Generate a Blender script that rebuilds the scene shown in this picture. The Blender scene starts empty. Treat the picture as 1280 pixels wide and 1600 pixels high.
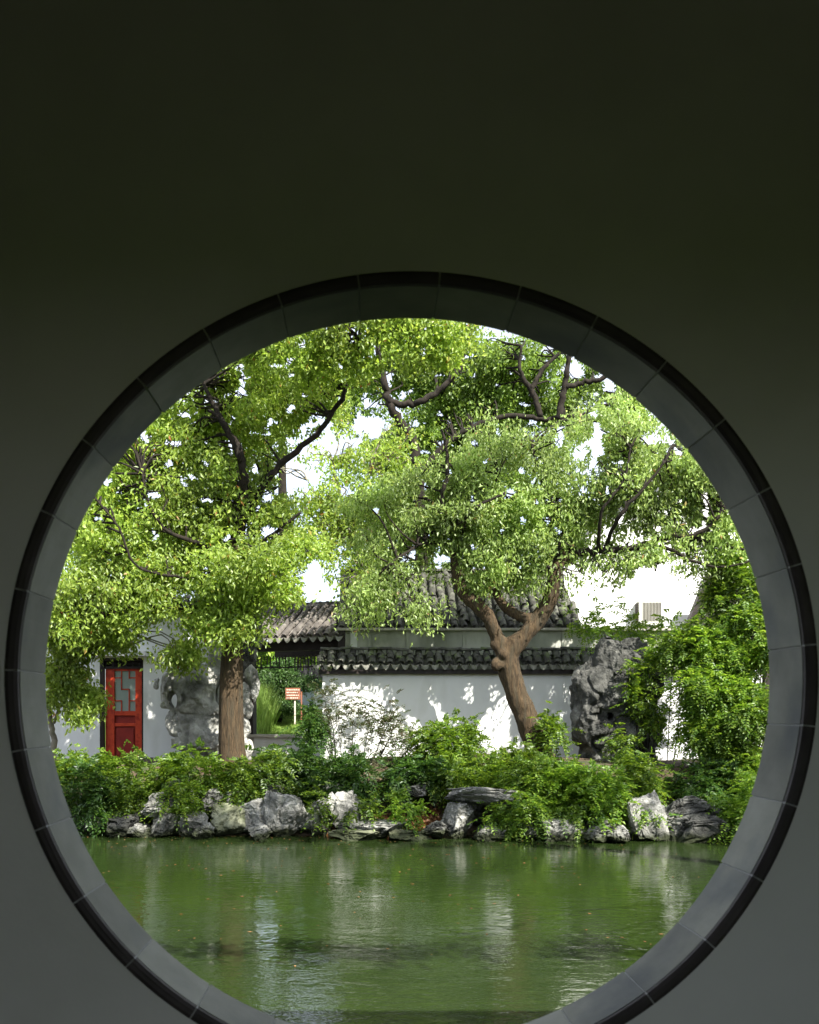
import bpy, bmesh, math, random
import numpy as np
from mathutils import Vector, Matrix

# ------------------------------------------------------------------ camera, sky, sun, exposure
SC = bpy.context.scene
COL = SC.collection
R = math.radians
F, VX, VY, HC = 1500.0, 560.0, 1115.0, 2.2     # focal length (px of the 1280x1600 photo), principal point, eye height over water

cam = bpy.data.cameras.new('camera'); cam_o = bpy.data.objects.new('camera', cam); COL.objects.link(cam_o)
cam_o.location = (0, 0, HC); cam_o.rotation_euler = (R(90), 0, 0)
cam.sensor_width = 36; cam.lens = 36 * F / 1600
cam.shift_x = (640 - VX) / 1600; cam.shift_y = (VY - 800) / 1600
cam.clip_start = .05; cam.clip_end = 2000
cam.dof.use_dof = True; cam.dof.focus_distance = 20; cam.dof.aperture_fstop = 5.0
SC.camera = cam_o

SUN_EL, SUN_AZ = 46.0, 36.0      # azimuth: degrees to the right of straight behind the camera
sdir = Vector((math.sin(R(SUN_AZ)) * math.cos(R(SUN_EL)), -math.cos(R(SUN_AZ)) * math.cos(R(SUN_EL)), math.sin(R(SUN_EL))))
w = bpy.data.worlds.new('World'); SC.world = w; w.use_nodes = True
nt = w.node_tree; nt.nodes.clear()
sky = nt.nodes.new('ShaderNodeTexSky'); sky.sky_type = 'NISHITA'; sky.sun_disc = False
sky.sun_elevation = R(SUN_EL); sky.sun_rotation = math.atan2(sdir.x, sdir.y)
sky.dust_density = 1.5; sky.air_density = 1.0; sky.ozone_density = 1.0
# thin bright cloud veil, the same in every direction
tc = nt.nodes.new('ShaderNodeTexCoord')
nz = nt.nodes.new('ShaderNodeTexNoise'); nz.inputs['Scale'].default_value = 2.2; nz.inputs['Detail'].default_value = 5
nt.links.new(tc.outputs['Generated'], nz.inputs['Vector'])
cr = nt.nodes.new('ShaderNodeMapRange'); cr.inputs['From Min'].default_value = .35; cr.inputs['From Max'].default_value = .6
cr.inputs['To Min'].default_value = .35; cr.inputs['To Max'].default_value = .85
nt.links.new(nz.outputs['Fac'], cr.inputs['Value'])
mx = nt.nodes.new('ShaderNodeMixRGB'); mx.inputs['Color2'].default_value = (6.3, 6.5, 7.2, 1)
nt.links.new(cr.outputs['Result'], mx.inputs['Fac']); nt.links.new(sky.outputs['Color'], mx.inputs['Color1'])
bg = nt.nodes.new('ShaderNodeBackground'); bg.inputs['Strength'].default_value = 0.1
wo = nt.nodes.new('ShaderNodeOutputWorld')
nt.links.new(mx.outputs['Color'], bg.inputs['Color']); nt.links.new(bg.outputs['Background'], wo.inputs['Surface'])
sun = bpy.data.lights.new('sun', 'SUN'); sun.energy = 5.0; sun.angle = R(.53); sun.color = (1, .95, .86)
sun_o = bpy.data.objects.new('sun', sun); COL.objects.link(sun_o)
sun_o.rotation_euler = sdir.to_track_quat('Z', 'Y').to_euler(); sun_o.location = sdir * 60
vs = SC.view_settings
vs.view_transform = 'Standard'; vs.look = 'None'; vs.gamma = 1; vs.use_curve_mapping = False; vs.exposure = 1.55
cy = SC.cycles
cy.use_denoising = True; cy.max_bounces = 8; cy.diffuse_bounces = 5; cy.glossy_bounces = 3
cy.transmission_bounces = 4; cy.caustics_reflective = False; cy.caustics_refractive = False
cy.sample_clamp_indirect = 6
try: cy.use_adaptive_sampling = True; cy.adaptive_threshold = .02
except Exception: pass

rng = np.random.default_rng(11)
random.seed(5)

# ------------------------------------------------------------------ helpers
def P(px, py, D):
    return Vector(((px - VX) / F * D, D, HC - (py - VY) / F * D))
def Pn(px, py, D):
    return np.array([(px - VX) / F * D, D, HC - (py - VY) / F * D])

W = {}
def wl(o): return W.get(o.name, Vector((0, 0, 0))) if o else Vector((0, 0, 0))
def thing(name, label, cat, loc=(0, 0, 0), group=None):
    o = bpy.data.objects.new(name, None); COL.objects.link(o); o.location = loc
    o.empty_display_size = .2
    W[o.name] = Vector(loc); o['label'] = label; o['category'] = cat
    if group: o['group'] = group
    return o
def tag(o, label=None, cat=None, group=None, kind=None):
    for k, v in (('label', label), ('category', cat), ('group', group), ('kind', kind)):
        if v: o[k] = v
    return o
def mesh_np(name, V, faces, mat, smooth=False):
    """V (n,3); faces: int array (m,k) with constant k, or list of such arrays"""
    V = np.asarray(V, dtype=np.float32)
    if isinstance(faces, np.ndarray): faces = [faces]
    me = bpy.data.meshes.new(name)
    me.vertices.add(len(V)); me.vertices.foreach_set('co', V.ravel())
    idx = np.concatenate([f.ravel() for f in faces]).astype(np.int32)
    tot = np.concatenate([np.full(len(f), f.shape[1]) for f in faces]).astype(np.int32)
    st = np.concatenate([[0], np.cumsum(tot)[:-1]]).astype(np.int32)
    me.loops.add(len(idx)); me.loops.foreach_set('vertex_index', idx)
    me.polygons.add(len(tot)); me.polygons.foreach_set('loop_start', st)
    try: me.polygons.foreach_set('loop_total', tot)
    except Exception: pass
    me.polygons.foreach_set('use_smooth', np.full(len(tot), smooth))
    me.update(calc_edges=True); me.validate()
    me.materials.append(mat)
    return me
def link(name, me, loc=(0, 0, 0), parent=None, rot=None, scale=None):
    o = bpy.data.objects.new(name, me); COL.objects.link(o)
    o.location = Vector(loc) - wl(parent)
    if rot is not None: o.rotation_euler = rot
    if scale is not None: o.scale = scale
    if parent: o.parent = parent
    W[o.name] = Vector(loc)
    return o
def obj_np(name, V, faces, mat, parent=None, smooth=False):
    V = np.asarray(V, dtype=np.float64)
    c = np.array([(V[:, 0].min() + V[:, 0].max()) / 2, (V[:, 1].min() + V[:, 1].max()) / 2, V[:, 2].min()])
    return link(name, mesh_np(name, V - c, faces, mat, smooth), c, parent)
class MB:
    """collects simple polygons into one mesh, world coordinates"""
    def __init__(s): s.v = []; s.q = []; s.t = []; s.n = []
    def add(s, vs, fs):
        b = len(s.v); s.v += [tuple(v) for v in vs]
        for f in fs: s.n.append([i + b for i in f])
        return s
    def box(s, c, d, M=None):
        x, y, z = d[0] / 2, d[1] / 2, d[2] / 2
        vs = [Vector((i * x, j * y, k * z)) for i in (-1, 1) for j in (-1, 1) for k in (-1, 1)]
        if M is not None: vs = [M @ v for v in vs]
        c = Vector(c)
        return s.add([v + c for v in vs], [(0, 1, 3, 2), (4, 6, 7, 5), (0, 4, 5, 1), (2, 3, 7, 6), (0, 2, 6, 4), (1, 5, 7, 3)])
    def tube(s, pts, rad, n=8, cap=True):
        pts = [Vector(p) for p in pts]; b = len(s.v); up = Vector((.31, .9, .2))
        for i, p in enumerate(pts):
            d = (pts[min(i + 1, len(pts) - 1)] - pts[max(i - 1, 0)]).normalized()
            a = d.cross(up).normalized(); c = d.cross(a)
            for k in range(n):
                t = 2 * math.pi * k / n
                s.v.append(tuple(p + (a * math.cos(t) + c * math.sin(t)) * rad[i]))
        for i in range(len(pts) - 1):
            for k in range(n):
                s.n.append([b + i * n + k, b + i * n + (k + 1) % n, b + (i + 1) * n + (k + 1) % n, b + (i + 1) * n + k])
        if cap:
            s.n.append([b + k for k in range(n)][::-1]); s.n.append([b + (len(pts) - 1) * n + k for k in range(n)])
        return s
    def build(s, name, mat, parent=None, smooth=False, bevel=0):
        V = np.array(s.v); c = np.array([(V[:, 0].min() + V[:, 0].max()) / 2, (V[:, 1].min() + V[:, 1].max()) / 2, V[:, 2].min()])
        me = bpy.data.meshes.new(name); me.from_pydata((V - c).tolist(), [], s.n); me.materials.append(mat)
        bm = bmesh.new(); bm.from_mesh(me); bmesh.ops.recalc_face_normals(bm, faces=bm.faces)
        if bevel: bmesh.ops.bevel(bm, geom=list(bm.edges), offset=bevel, segments=2, affect='EDGES', profile=.6)
        bm.to_mesh(me); bm.free()
        for p in me.polygons: p.use_smooth = smooth
        return link(name, me, c, parent)
def box(name, c, d, mat, parent=None, M=None, bevel=0): return MB().box(c, d, M).build(name, mat, parent, bevel=bevel)

# numpy noise
def _h(i, j, k, s):
    n = (i * 374761393 + j * 668265263 + k * 2147483647 + s * 974634777) & 0xffffffff
    n = ((n ^ (n >> 13)) * 1274126177) & 0xffffffff
    n = ((n ^ (n >> 15)) * 2246822519) & 0xffffffff
    return ((n ^ (n >> 16)) & 0xffff) / 65535.0
def vnoise(p, seed=0):
    f = np.floor(p).astype(np.int64); t = p - f; t = t * t * (3 - 2 * t)
    r = 0
    for a in (0, 1):
        for b in (0, 1):
            for c in (0, 1):
                wt = (t[..., 0] if a else 1 - t[..., 0]) * (t[..., 1] if b else 1 - t[..., 1]) * (t[..., 2] if c else 1 - t[..., 2])
                r = r + wt * _h(f[..., 0] + a, f[..., 1] + b, f[..., 2] + c, seed)
    return r * 2 - 1
def fbm(p, o=4, seed=0, ridged=False):
    r, a, tot = 0, 1, 0
    for i in range(o):
        n = vnoise(p * 2 ** i + i * 7.3, seed + i)
        if ridged: n = 1 - 2 * np.abs(n)
        r = r + a * n; tot += a; a *= .5
    return r / tot

def surface_net(f, org, h):
    s = f < 0
    nx, ny, nz_ = f.shape
    cs = np.zeros((nx - 1, ny - 1, nz_ - 1), int)
    cor = [(a, b, c) for a in (0, 1) for b in (0, 1) for c in (0, 1)]
    sl = lambda A, a, b, c: A[a:nx - 1 + a, b:ny - 1 + b, c:nz_ - 1 + c]
    for c in cor: cs += sl(s, *c)
    act = (cs > 0) & (cs < 8)
    pos = np.zeros(act.shape + (3,)); cnt = np.zeros(act.shape)
    for c in cor:
        for ax in range(3):
            if c[ax]: continue
            d = list(c); d[ax] = 1
            f0, f1 = sl(f, *c), sl(f, *d)
            m = (f0 < 0) != (f1 < 0)
            t = np.where(m, f0 / np.where(m, f0 - f1, 1), 0)
            q = np.zeros(act.shape + (3,)); q[...] = c; q[..., ax] += t
            pos += q * m[..., None]; cnt += m
    idx = -np.ones(act.shape, int); idx[act] = np.arange(act.sum())
    ijk = np.argwhere(act)
    V = (ijk + pos[act] / cnt[act][:, None]) * h + org
    Fs = []
    for ax in range(3):
        u, v = [(1, 2), (2, 0), (0, 1)][ax]
        a = np.moveaxis(s, (ax, u, v), (0, 1, 2)); I = np.moveaxis(idx, (ax, u, v), (0, 1, 2))
        d = a[:-1, 1:-1, 1:-1] != a[1:, 1:-1, 1:-1]
        e = np.argwhere(d)
        if not len(e): continue
        i, j, k = e[:, 0], e[:, 1] + 1, e[:, 2] + 1
        q = np.stack([I[i, j - 1, k - 1], I[i, j, k - 1], I[i, j, k], I[i, j - 1, k]], 1)
        fl = ~a[i, j, k]
        q[fl] = q[fl][:, ::-1]
        Fs.append(q)
    return V, np.concatenate(Fs)
def smin(a, b, k):
    h = np.clip(.5 + .5 * (b - a) / k, 0, 1)
    return b * (1 - h) + a * h - k * h * (1 - h)

# ------------------------------------------------------------------ materials
def newmat(name):
    m = bpy.data.materials.new(name); m.use_nodes = True
    n = m.node_tree; n.nodes.clear()
    out = n.nodes.new('ShaderNodeOutputMaterial')
    return m, n, out
def surf(name, c1, c2, scale=4, rough=.85, bump=.3, bscale=None, bdist=.02, stretch=(1, 1, 1), c3=None, s3=1.0, lo=.35, hi=.65, detail=8, spec=.3, objrand=0, l3=.5, h3=.7, wet=False):
    m, n, out = newmat(name)
    N = n.nodes.new; L = n.links.new
    b = N('ShaderNodeBsdfPrincipled'); L(b.outputs[0], out.inputs[0])
    b.inputs['Roughness'].default_value = rough; b.inputs['Specular IOR Level'].default_value = spec
    t = N('ShaderNodeTexCoord'); mp = N('ShaderNodeMapping'); mp.inputs['Scale'].default_value = stretch
    g = N('ShaderNodeNewGeometry')
    L(g.outputs['Position'], mp.inputs['Vector'])
    a = N('ShaderNodeTexNoise'); a.inputs['Scale'].default_value = scale; a.inputs['Detail'].default_value = detail; a.inputs['Roughness'].default_value = .6
    L(mp.outputs[0], a.inputs['Vector'])
    r = N('ShaderNodeMapRange'); r.inputs['From Min'].default_value = lo; r.inputs['From Max'].default_value = hi
    L(a.outputs['Fac'], r.inputs['Value'])
    x = N('ShaderNodeMixRGB'); x.inputs['Color1'].default_value = (*c1, 1); x.inputs['Color2'].default_value = (*c2, 1)
    L(r.outputs[0], x.inputs['Fac']); col = x.outputs[0]
    if c3:
        a3 = N('ShaderNodeTexNoise'); a3.inputs['Scale'].default_value = s3; a3.inputs['Detail'].default_value = 6
        L(mp.outputs[0], a3.inputs['Vector'])
        r3 = N('ShaderNodeMapRange'); r3.inputs['From Min'].default_value = l3; r3.inputs['From Max'].default_value = h3
        L(a3.outputs['Fac'], r3.inputs['Value'])
        y = N('ShaderNodeMixRGB'); y.inputs['Color2'].default_value = (*c3, 1)
        L(col, y.inputs['Color1']); L(r3.outputs[0], y.inputs['Fac']); col = y.outputs[0]
    if objrand:
        oi = N('ShaderNodeObjectInfo'); rr = N('ShaderNodeMapRange'); rr.inputs['To Min'].default_value = 1 - objrand; rr.inputs['To Max'].default_value = 1 + objrand
        L(oi.outputs['Random'], rr.inputs['Value'])
        hv = N('ShaderNodeHueSaturation'); L(rr.outputs[0], hv.inputs['Value']); L(col, hv.inputs['Color']); col = hv.outputs[0]
    if wet:
        sz = N('ShaderNodeSeparateXYZ'); L(g.outputs['Position'], sz.inputs[0])
        sn = N('ShaderNodeMath'); sn.operation = 'MULTIPLY_ADD'; sn.inputs[1].default_value = -.35; L(a.outputs['Fac'], sn.inputs[0]); L(sz.outputs['Z'], sn.inputs[2])
        rz = N('ShaderNodeMapRange'); rz.inputs['From Min'].default_value = -.08; rz.inputs['From Max'].default_value = .02; rz.inputs['To Min'].default_value = 1; rz.inputs['To Max'].default_value = 0
        L(sn.outputs[0], rz.inputs['Value']); yw_ = N('ShaderNodeMixRGB'); yw_.inputs['Color2'].default_value = (.035, .042, .02, 1)
        L(rz.outputs[0], yw_.inputs['Fac']); L(col, yw_.inputs['Color1']); col = yw_.outputs[0]
    L(col, b.inputs['Base Color'])
    if bump:
        q = N('ShaderNodeTexNoise'); q.inputs['Scale'].default_value = bscale or scale * 3; q.inputs['Detail'].default_value = 8; q.inputs['Roughness'].default_value = .65
        L(mp.outputs[0], q.inputs['Vector'])
        bp = N('ShaderNodeBump'); bp.inputs['Strength'].default_value = bump; bp.inputs['Distance'].default_value = bdist
        hgt = q.outputs['Fac']
        if wet:
            vo = N('ShaderNodeTexVoronoi'); vo.inputs['Scale'].default_value = 5.5; vd = N('ShaderNodeVectorMath'); vd.operation = 'MULTIPLY_ADD'; vd.inputs[1].default_value = (.25, .25, .25)
            L(q.outputs['Color'], vd.inputs[0]); L(mp.outputs[0], vd.inputs[2]); L(vd.outputs[0], vo.inputs['Vector'])
            am = N('ShaderNodeMath'); am.operation = 'MULTIPLY_ADD'; am.inputs[1].default_value = .8; L(vo.outputs['Distance'], am.inputs[0]); L(hgt, am.inputs[2]); hgt = am.outputs[0]
        L(hgt, bp.inputs['Height']); L(bp.outputs[0], b.inputs['Normal'])
    return m
def leafmat(name, cols, trans=.58, gloss=.03, pos=None, rough=.45):
    m, n, out = newmat(name); N = n.nodes.new; L = n.links.new
    g = N('ShaderNodeNewGeometry'); cr = N('ShaderNodeValToRGB'); L(g.outputs['Random Per Island'], cr.inputs['Fac'])
    e = cr.color_ramp.elements
    pos = pos or [i / (len(cols) - 1) for i in range(len(cols))]
    e[0].position = pos[0]; e[0].color = (*cols[0], 1); e[1].position = pos[-1]; e[1].color = (*cols[-1], 1)
    for p_, c_ in zip(pos[1:-1], cols[1:-1]):
        k = e.new(p_); k.color = (*c_, 1)
    # slow change through the crown: some boughs lighter, some darker
    a = N('ShaderNodeTexNoise'); a.inputs['Scale'].default_value = .8; a.inputs['Detail'].default_value = 3
    L(g.outputs['Position'], a.inputs['Vector'])
    r = N('ShaderNodeMapRange'); r.inputs['From Min'].default_value = .35; r.inputs['From Max'].default_value = .65; r.inputs['To Min'].default_value = .7; r.inputs['To Max'].default_value = 1.3
    L(a.outputs['Fac'], r.inputs['Value'])
    hv = N('ShaderNodeHueSaturation'); L(r.outputs[0], hv.inputs['Value']); L(cr.outputs[0], hv.inputs['Color'])
    d = N('ShaderNodeBsdfDiffuse'); t = N('ShaderNodeBsdfTranslucent'); mi = N('ShaderNodeMixShader'); mi.inputs[0].default_value = trans
    hs = N('ShaderNodeHueSaturation'); hs.inputs['Hue'].default_value = .485; hs.inputs['Saturation'].default_value = 1.04; hs.inputs['Value'].default_value = 1.35
    L(hv.outputs[0], d.inputs[0]); L(hv.outputs[0], hs.inputs['Color']); L(hs.outputs[0], t.inputs[0])
    L(d.outputs[0], mi.inputs[1]); L(t.outputs[0], mi.inputs[2])
    gl = N('ShaderNodeBsdfGlossy'); gl.inputs['Roughness'].default_value = rough; gl.inputs['Color'].default_value = (.9, .95, .9, 1)
    m2 = N('ShaderNodeMixShader'); m2.inputs[0].default_value = gloss
    L(mi.outputs[0], m2.inputs[1]); L(gl.outputs[0], m2.inputs[2]); L(m2.outputs[0], out.inputs[0])
    return m

M = {}
M['plaster_in'] = surf('interior_plaster', (.64, .65, .62), (.70, .71, .68), scale=1.6, rough=.9, bump=.25, bscale=5, bdist=.012, c3=(.55, .565, .52), s3=.7, lo=.3, hi=.7, detail=3, spec=.15)
M['slate'] = surf('slate_brick', (.165, .17, .145), (.22, .225, .195), scale=5, rough=.75, bump=.25, bscale=30, bdist=.004, c3=(.11, .12, .12), s3=3, objrand=.2)
M['trim'] = surf('dark_trim_brick', (.024, .020, .019), (.042, .036, .034), scale=8, rough=.6, bump=.3, bscale=40, bdist=.004, objrand=.25)
M['mortar'] = surf('mortar', (.30, .31, .30), (.36, .37, .36), scale=30, rough=.9, bump=.2)
M['floor'] = surf('stone_floor', (.07, .07, .06), (.10, .095, .085), scale=3)
M['white'] = surf('lime_plaster', (.74, .76, .75), (.80, .81, .80), scale=1.6, rough=.9, bump=.25, bscale=10, bdist=.01, c3=(.50, .52, .47), s3=1.6, l3=.50, h3=.80, stretch=(1, 1, .4))
M['whiteold'] = surf('weathered_plaster', (.50, .52, .45), (.64, .65, .58), scale=2.2, rough=.9, bump=.2, bscale=14, c3=(.24, .26, .20), s3=1.3, stretch=(1, 1, .5), l3=.45, h3=.7)
M['white2'] = surf('bright_plaster', (.78, .79, .79), (.82, .82, .82), scale=1.2, rough=.9, bump=.1)
M['tile'] = surf('grey_roof_tile', (.055, .048, .043), (.135, .122, .11), scale=7, rough=.9, bump=.5, bscale=40, bdist=.01, c3=(.17, .16, .145), s3=5, objrand=.3, l3=.55, h3=.7)
M['tilemoss'] = surf('mossy_roof_tile', (.032, .031, .027), (.10, .102, .082), scale=9, rough=.95, bump=.6, bscale=40, bdist=.012, c3=(.10, .13, .05), s3=5, objrand=.35, l3=.55, h3=.7)
M['drip'] = surf('drip_tile_face', (.17, .17, .145), (.27, .27, .235), scale=12, rough=.9, bump=.3, bscale=50, objrand=.25)
M['darkwood'] = surf('dark_lacquered_wood', (.012, .009, .008), (.028, .020, .017), scale=5, rough=.55, bump=.15)
M['red'] = surf('red_lacquer', (.50, .045, .016), (.60, .07, .024), scale=4, rough=.5, bump=.15, c3=(.30, .022, .012), s3=6)
M['redpanel'] = surf('deep_red_panel', (.22, .018, .015), (.30, .028, .018), scale=4, rough=.55, bump=.15)
M['rock'] = surf('limestone', (.20, .20, .185), (.42, .42, .385), scale=3.2, rough=.9, bump=1.0, bscale=11, bdist=.08, c3=(.07, .072, .065), s3=2.2, l3=.48, h3=.66, wet=True)
M['rockpale'] = surf('pale_limestone', (.26, .26, .24), (.50, .50, .46), scale=3.0, rough=.9, bump=1.0, bscale=11, bdist=.06, c3=(.12, .12, .105), s3=2.0, l3=.52, h3=.70, wet=True)
M['rockdark'] = surf('dark_shaded_limestone', (.030, .032, .029), (.10, .10, .092), scale=3.4, rough=.9, bump=1.0, bscale=11, bdist=.08, c3=(.26, .26, .235), s3=1.6, l3=.56, h3=.68, wet=True)  # dark grey stone, darkened further: shade is put into the colour
M['rockmoss'] = surf('algae_limestone', (.14, .15, .09), (.30, .31, .22), scale=4, rough=.9, bump=.8, bscale=9, bdist=.04, c3=(.07, .09, .03), s3=2.5, wet=True)
M['soil'] = surf('soil', (.045, .033, .022), (.09, .062, .04), scale=5, rough=.95, bump=.8, bscale=20, bdist=.03, c3=(.035, .055, .018), s3=2)
M['lawn'] = surf('lawn', (.07, .14, .02), (.12, .20, .035), scale=6, rough=.9, bump=.5)
M['grass'] = leafmat('grass_blade', [(.14, .24, .04), (.22, .34, .07), (.30, .42, .10)], trans=.4)
M['bark'] = surf('bark', (.020, .014, .008), (.115, .078, .042), scale=4.2, rough=.95, bump=1.0, bscale=7, bdist=.05, stretch=(9, 9, 1.1), c3=(.06, .05, .032), s3=1.2, lo=.3, hi=.7)
M['barkdark'] = surf('dark_bark', (.007, .006, .0045), (.026, .020, .014), scale=9, rough=.95, bump=.9, bscale=14, bdist=.02, stretch=(2, 2, 1))
M['barkgrey'] = surf('grey_bark', (.14, .125, .10), (.26, .235, .19), scale=8, rough=.9, bump=.5, bscale=20)
M['scar'] = surf('healed_scar_wood', (.17, .105, .07), (.27, .17, .115), scale=6, rough=.85, bump=.6, bscale=14, bdist=.02)
M['leafA'] = leafmat('camphor_leaf', [(.13, .21, .028), (.21, .32, .04), (.285, .405, .065), (.395, .50, .10), (.42, .17, .05)], pos=[0, .35, .7, .985, 1])
M['leafB'] = leafmat('camphor_leaf_pale', [(.145, .225, .048), (.225, .33, .075), (.30, .42, .115), (.41, .52, .18), (.40, .19, .07)], pos=[0, .35, .7, .988, 1], gloss=.035)
M['leafD'] = leafmat('shaded_leaf', [(.09, .16, .025), (.16, .26, .04), (.24, .36, .065)])  # darker leaf green with the shade put into the colour
M['leafS'] = leafmat('shrub_leaf', [(.035, .08, .008), (.075, .15, .012), (.125, .21, .02), (.20, .29, .035)])
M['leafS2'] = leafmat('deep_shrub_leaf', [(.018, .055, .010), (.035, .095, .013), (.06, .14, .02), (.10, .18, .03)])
M['leafW'] = leafmat('wisteria_leaf', [(.05, .12, .012), (.10, .20, .018), (.16, .27, .03), (.24, .35, .05)])
M['leafN'] = leafmat('nandina_leaf', [(.05, .09, .02), (.10, .09, .05), (.07, .13, .03), (.15, .10, .07)])
M['leafP'] = leafmat('pine_needles', [(.03, .08, .02), (.07, .15, .03), (.11, .20, .05)], trans=.2)
M['litter'] = leafmat('dry_leaf', [(.16, .06, .02), (.28, .12, .05), (.34, .18, .08), (.12, .05, .02)], trans=.15)
M['acwhite'] = surf('off_white_metal', (.50, .50, .44), (.56, .56, .50), scale=6, rough=.5, bump=0)
M['acdark'] = surf('dark_grille', (.07, .06, .05), (.10, .09, .07), scale=6, rough=.6, bump=0)
M['sign'] = surf('sign_board', (.22, .085, .05), (.27, .11, .065), scale=8, rough=.7, bump=0)
M['signpale'] = surf('sign_lettering', (.62, .52, .42), (.68, .58, .48), scale=8, rough=.7, bump=0)
M['stone'] = surf('pale_stone', (.36, .34, .30), (.46, .44, .39), scale=3, rough=.85, bump=.3)
M['bluegrey'] = surf('blue_grey_panel', (.42, .50, .60), (.52, .60, .70), scale=2, rough=.9, bump=.1)
def glassmat():
    m, n, out = newmat('window_glass'); b = n.nodes.new('ShaderNodeBsdfPrincipled'); n.links.new(b.outputs[0], out.inputs[0])
    b.inputs['Base Color'].default_value = (.30, .36, .33, 1); b.inputs['Roughness'].default_value = .12; b.inputs['Specular IOR Level'].default_value = .7
    return m
M['glass'] = glassmat()
def watermat():
    m, n, out = newmat('pond_water'); N = n.nodes.new; L = n.links.new
    b = N('ShaderNodeBsdfPrincipled'); L(b.outputs[0], out.inputs[0])
    b.inputs['Roughness'].default_value = .03; b.inputs['IOR'].default_value = 1.5
    b.inputs['Specular IOR Level'].default_value = .5
    g = N('ShaderNodeNewGeometry')
    a = N('ShaderNodeTexNoise'); a.inputs['Scale'].default_value = .35; a.inputs['Detail'].default_value = 4; L(g.outputs['Position'], a.inputs['Vector'])
    x = N('ShaderNodeMixRGB'); x.inputs['Color1'].default_value = (.012, .022, .005, 1); x.inputs['Color2'].default_value = (.020, .034, .009, 1)
    L(a.outputs['Fac'], x.inputs['Fac']); L(x.outputs[0], b.inputs['Base Color'])
    mp = N('ShaderNodeMapping'); mp.inputs['Scale'].default_value = (1, 2.0, 1); L(g.outputs['Position'], mp.inputs['Vector'])
    w1 = N('ShaderNodeTexNoise'); w1.inputs['Scale'].default_value = 3.2; w1.inputs['Detail'].default_value = 3; w1.inputs['Roughness'].default_value = .5; w1.inputs['Distortion'].default_value = .6
    w2 = N('ShaderNodeTexNoise'); w2.inputs['Scale'].default_value = 14; w2.inputs['Detail'].default_value = 2
    L(mp.outputs[0], w1.inputs['Vector']); L(mp.outputs[0], w2.inputs['Vector'])
    # breeze patches: fine ripples only here and there
    w3 = N('ShaderNodeTexNoise'); w3.inputs['Scale'].default_value = .45; w3.inputs['Detail'].default_value = 2; L(mp.outputs[0], w3.inputs['Vector'])
    r = N('ShaderNodeMapRange'); r.inputs['From Min'].default_value = .42; r.inputs['From Max'].default_value = .62; r.inputs['To Min'].default_value = .06; r.inputs['To Max'].default_value = .6
    L(w3.outputs['Fac'], r.inputs['Value'])
    mu = N('ShaderNodeMath'); mu.operation = 'MULTIPLY'; L(w2.outputs['Fac'], mu.inputs[0]); L(r.outputs[0], mu.inputs[1])
    ad = N('ShaderNodeMath'); ad.operation = 'ADD'; L(w1.outputs['Fac'], ad.inputs[0]); L(mu.outputs[0], ad.inputs[1])
    bp = N('ShaderNodeBump'); bp.inputs['Strength'].default_value = 1; bp.inputs['Distance'].default_value = .0055
    L(ad.outputs[0], bp.inputs['Height']); L(bp.outputs[0], b.inputs['Normal'])
    return m
M['water'] = watermat()

# ------------------------------------------------------------------ ground, pond
def yw(x):   # far water edge
    return 17.55 - .055 * x + .22 * np.sin(x * .9 + .5) + .10 * np.sin(x * 2.7)
def sm(a, b, x):
    t = np.clip((x - a) / (b - a), 0, 1); return t * t * (3 - 2 * t)
def gh(x, y):
    d = y - yw(np.clip(x, -9, 9))
    far = -.8 + .9 * sm(-1.2, .15, d) + 1.08 * sm(.1, 1.9, d)
    mound = .18 * np.exp(-((x - 2.4) / 2.2) ** 2 - ((y - 19.9) / .9) ** 2) * (y < 21.2)
    near = -.8 + 1.48 * sm(3.7, 3.2, y)
    side = 2.0 * sm(13, 16, np.abs(x)) * (y > 3.3) * (d < 1.9)
    lawn = 1.05 * sm(26, 31, y) * np.exp(-((x + 4) / 12) ** 2)
    bump = .05 * fbm(np.stack([x * 1.3, y * 1.3, 0 * x], -1), 3, 4) * (d > .1)
    z = np.where(y < 8, near, far + mound) + bump
    z = np.where(side > 0, np.minimum(np.maximum(z, -.8 + side), 1.18), z)
    return z + lawn
def gz(x, y): return float(gh(np.array([float(x)]), np.array([float(y)]))[0])
xs = np.unique(np.concatenate([np.linspace(-600, -20, 12), np.linspace(-20, -10, 14), np.linspace(-10, 10, 170), np.linspace(10, 20, 14), np.linspace(20, 600, 12)]))
ys = np.unique(np.concatenate([np.linspace(-300, -4, 10), np.linspace(-4, 4, 24), np.linspace(4, 15, 14), np.linspace(15, 23, 110), np.linspace(23, 45, 40), np.linspace(45, 900, 14)]))
X, Y = np.meshgrid(xs, ys, indexing='ij'); Z = gh(X, Y)
n1, n2 = X.shape
I = np.arange(n1 * n2).reshape(n1, n2)
Fq = np.stack([I[:-1, :-1].ravel(), I[1:, :-1].ravel(), I[1:, 1:].ravel(), I[:-1, 1:].ravel()], 1)
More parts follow.
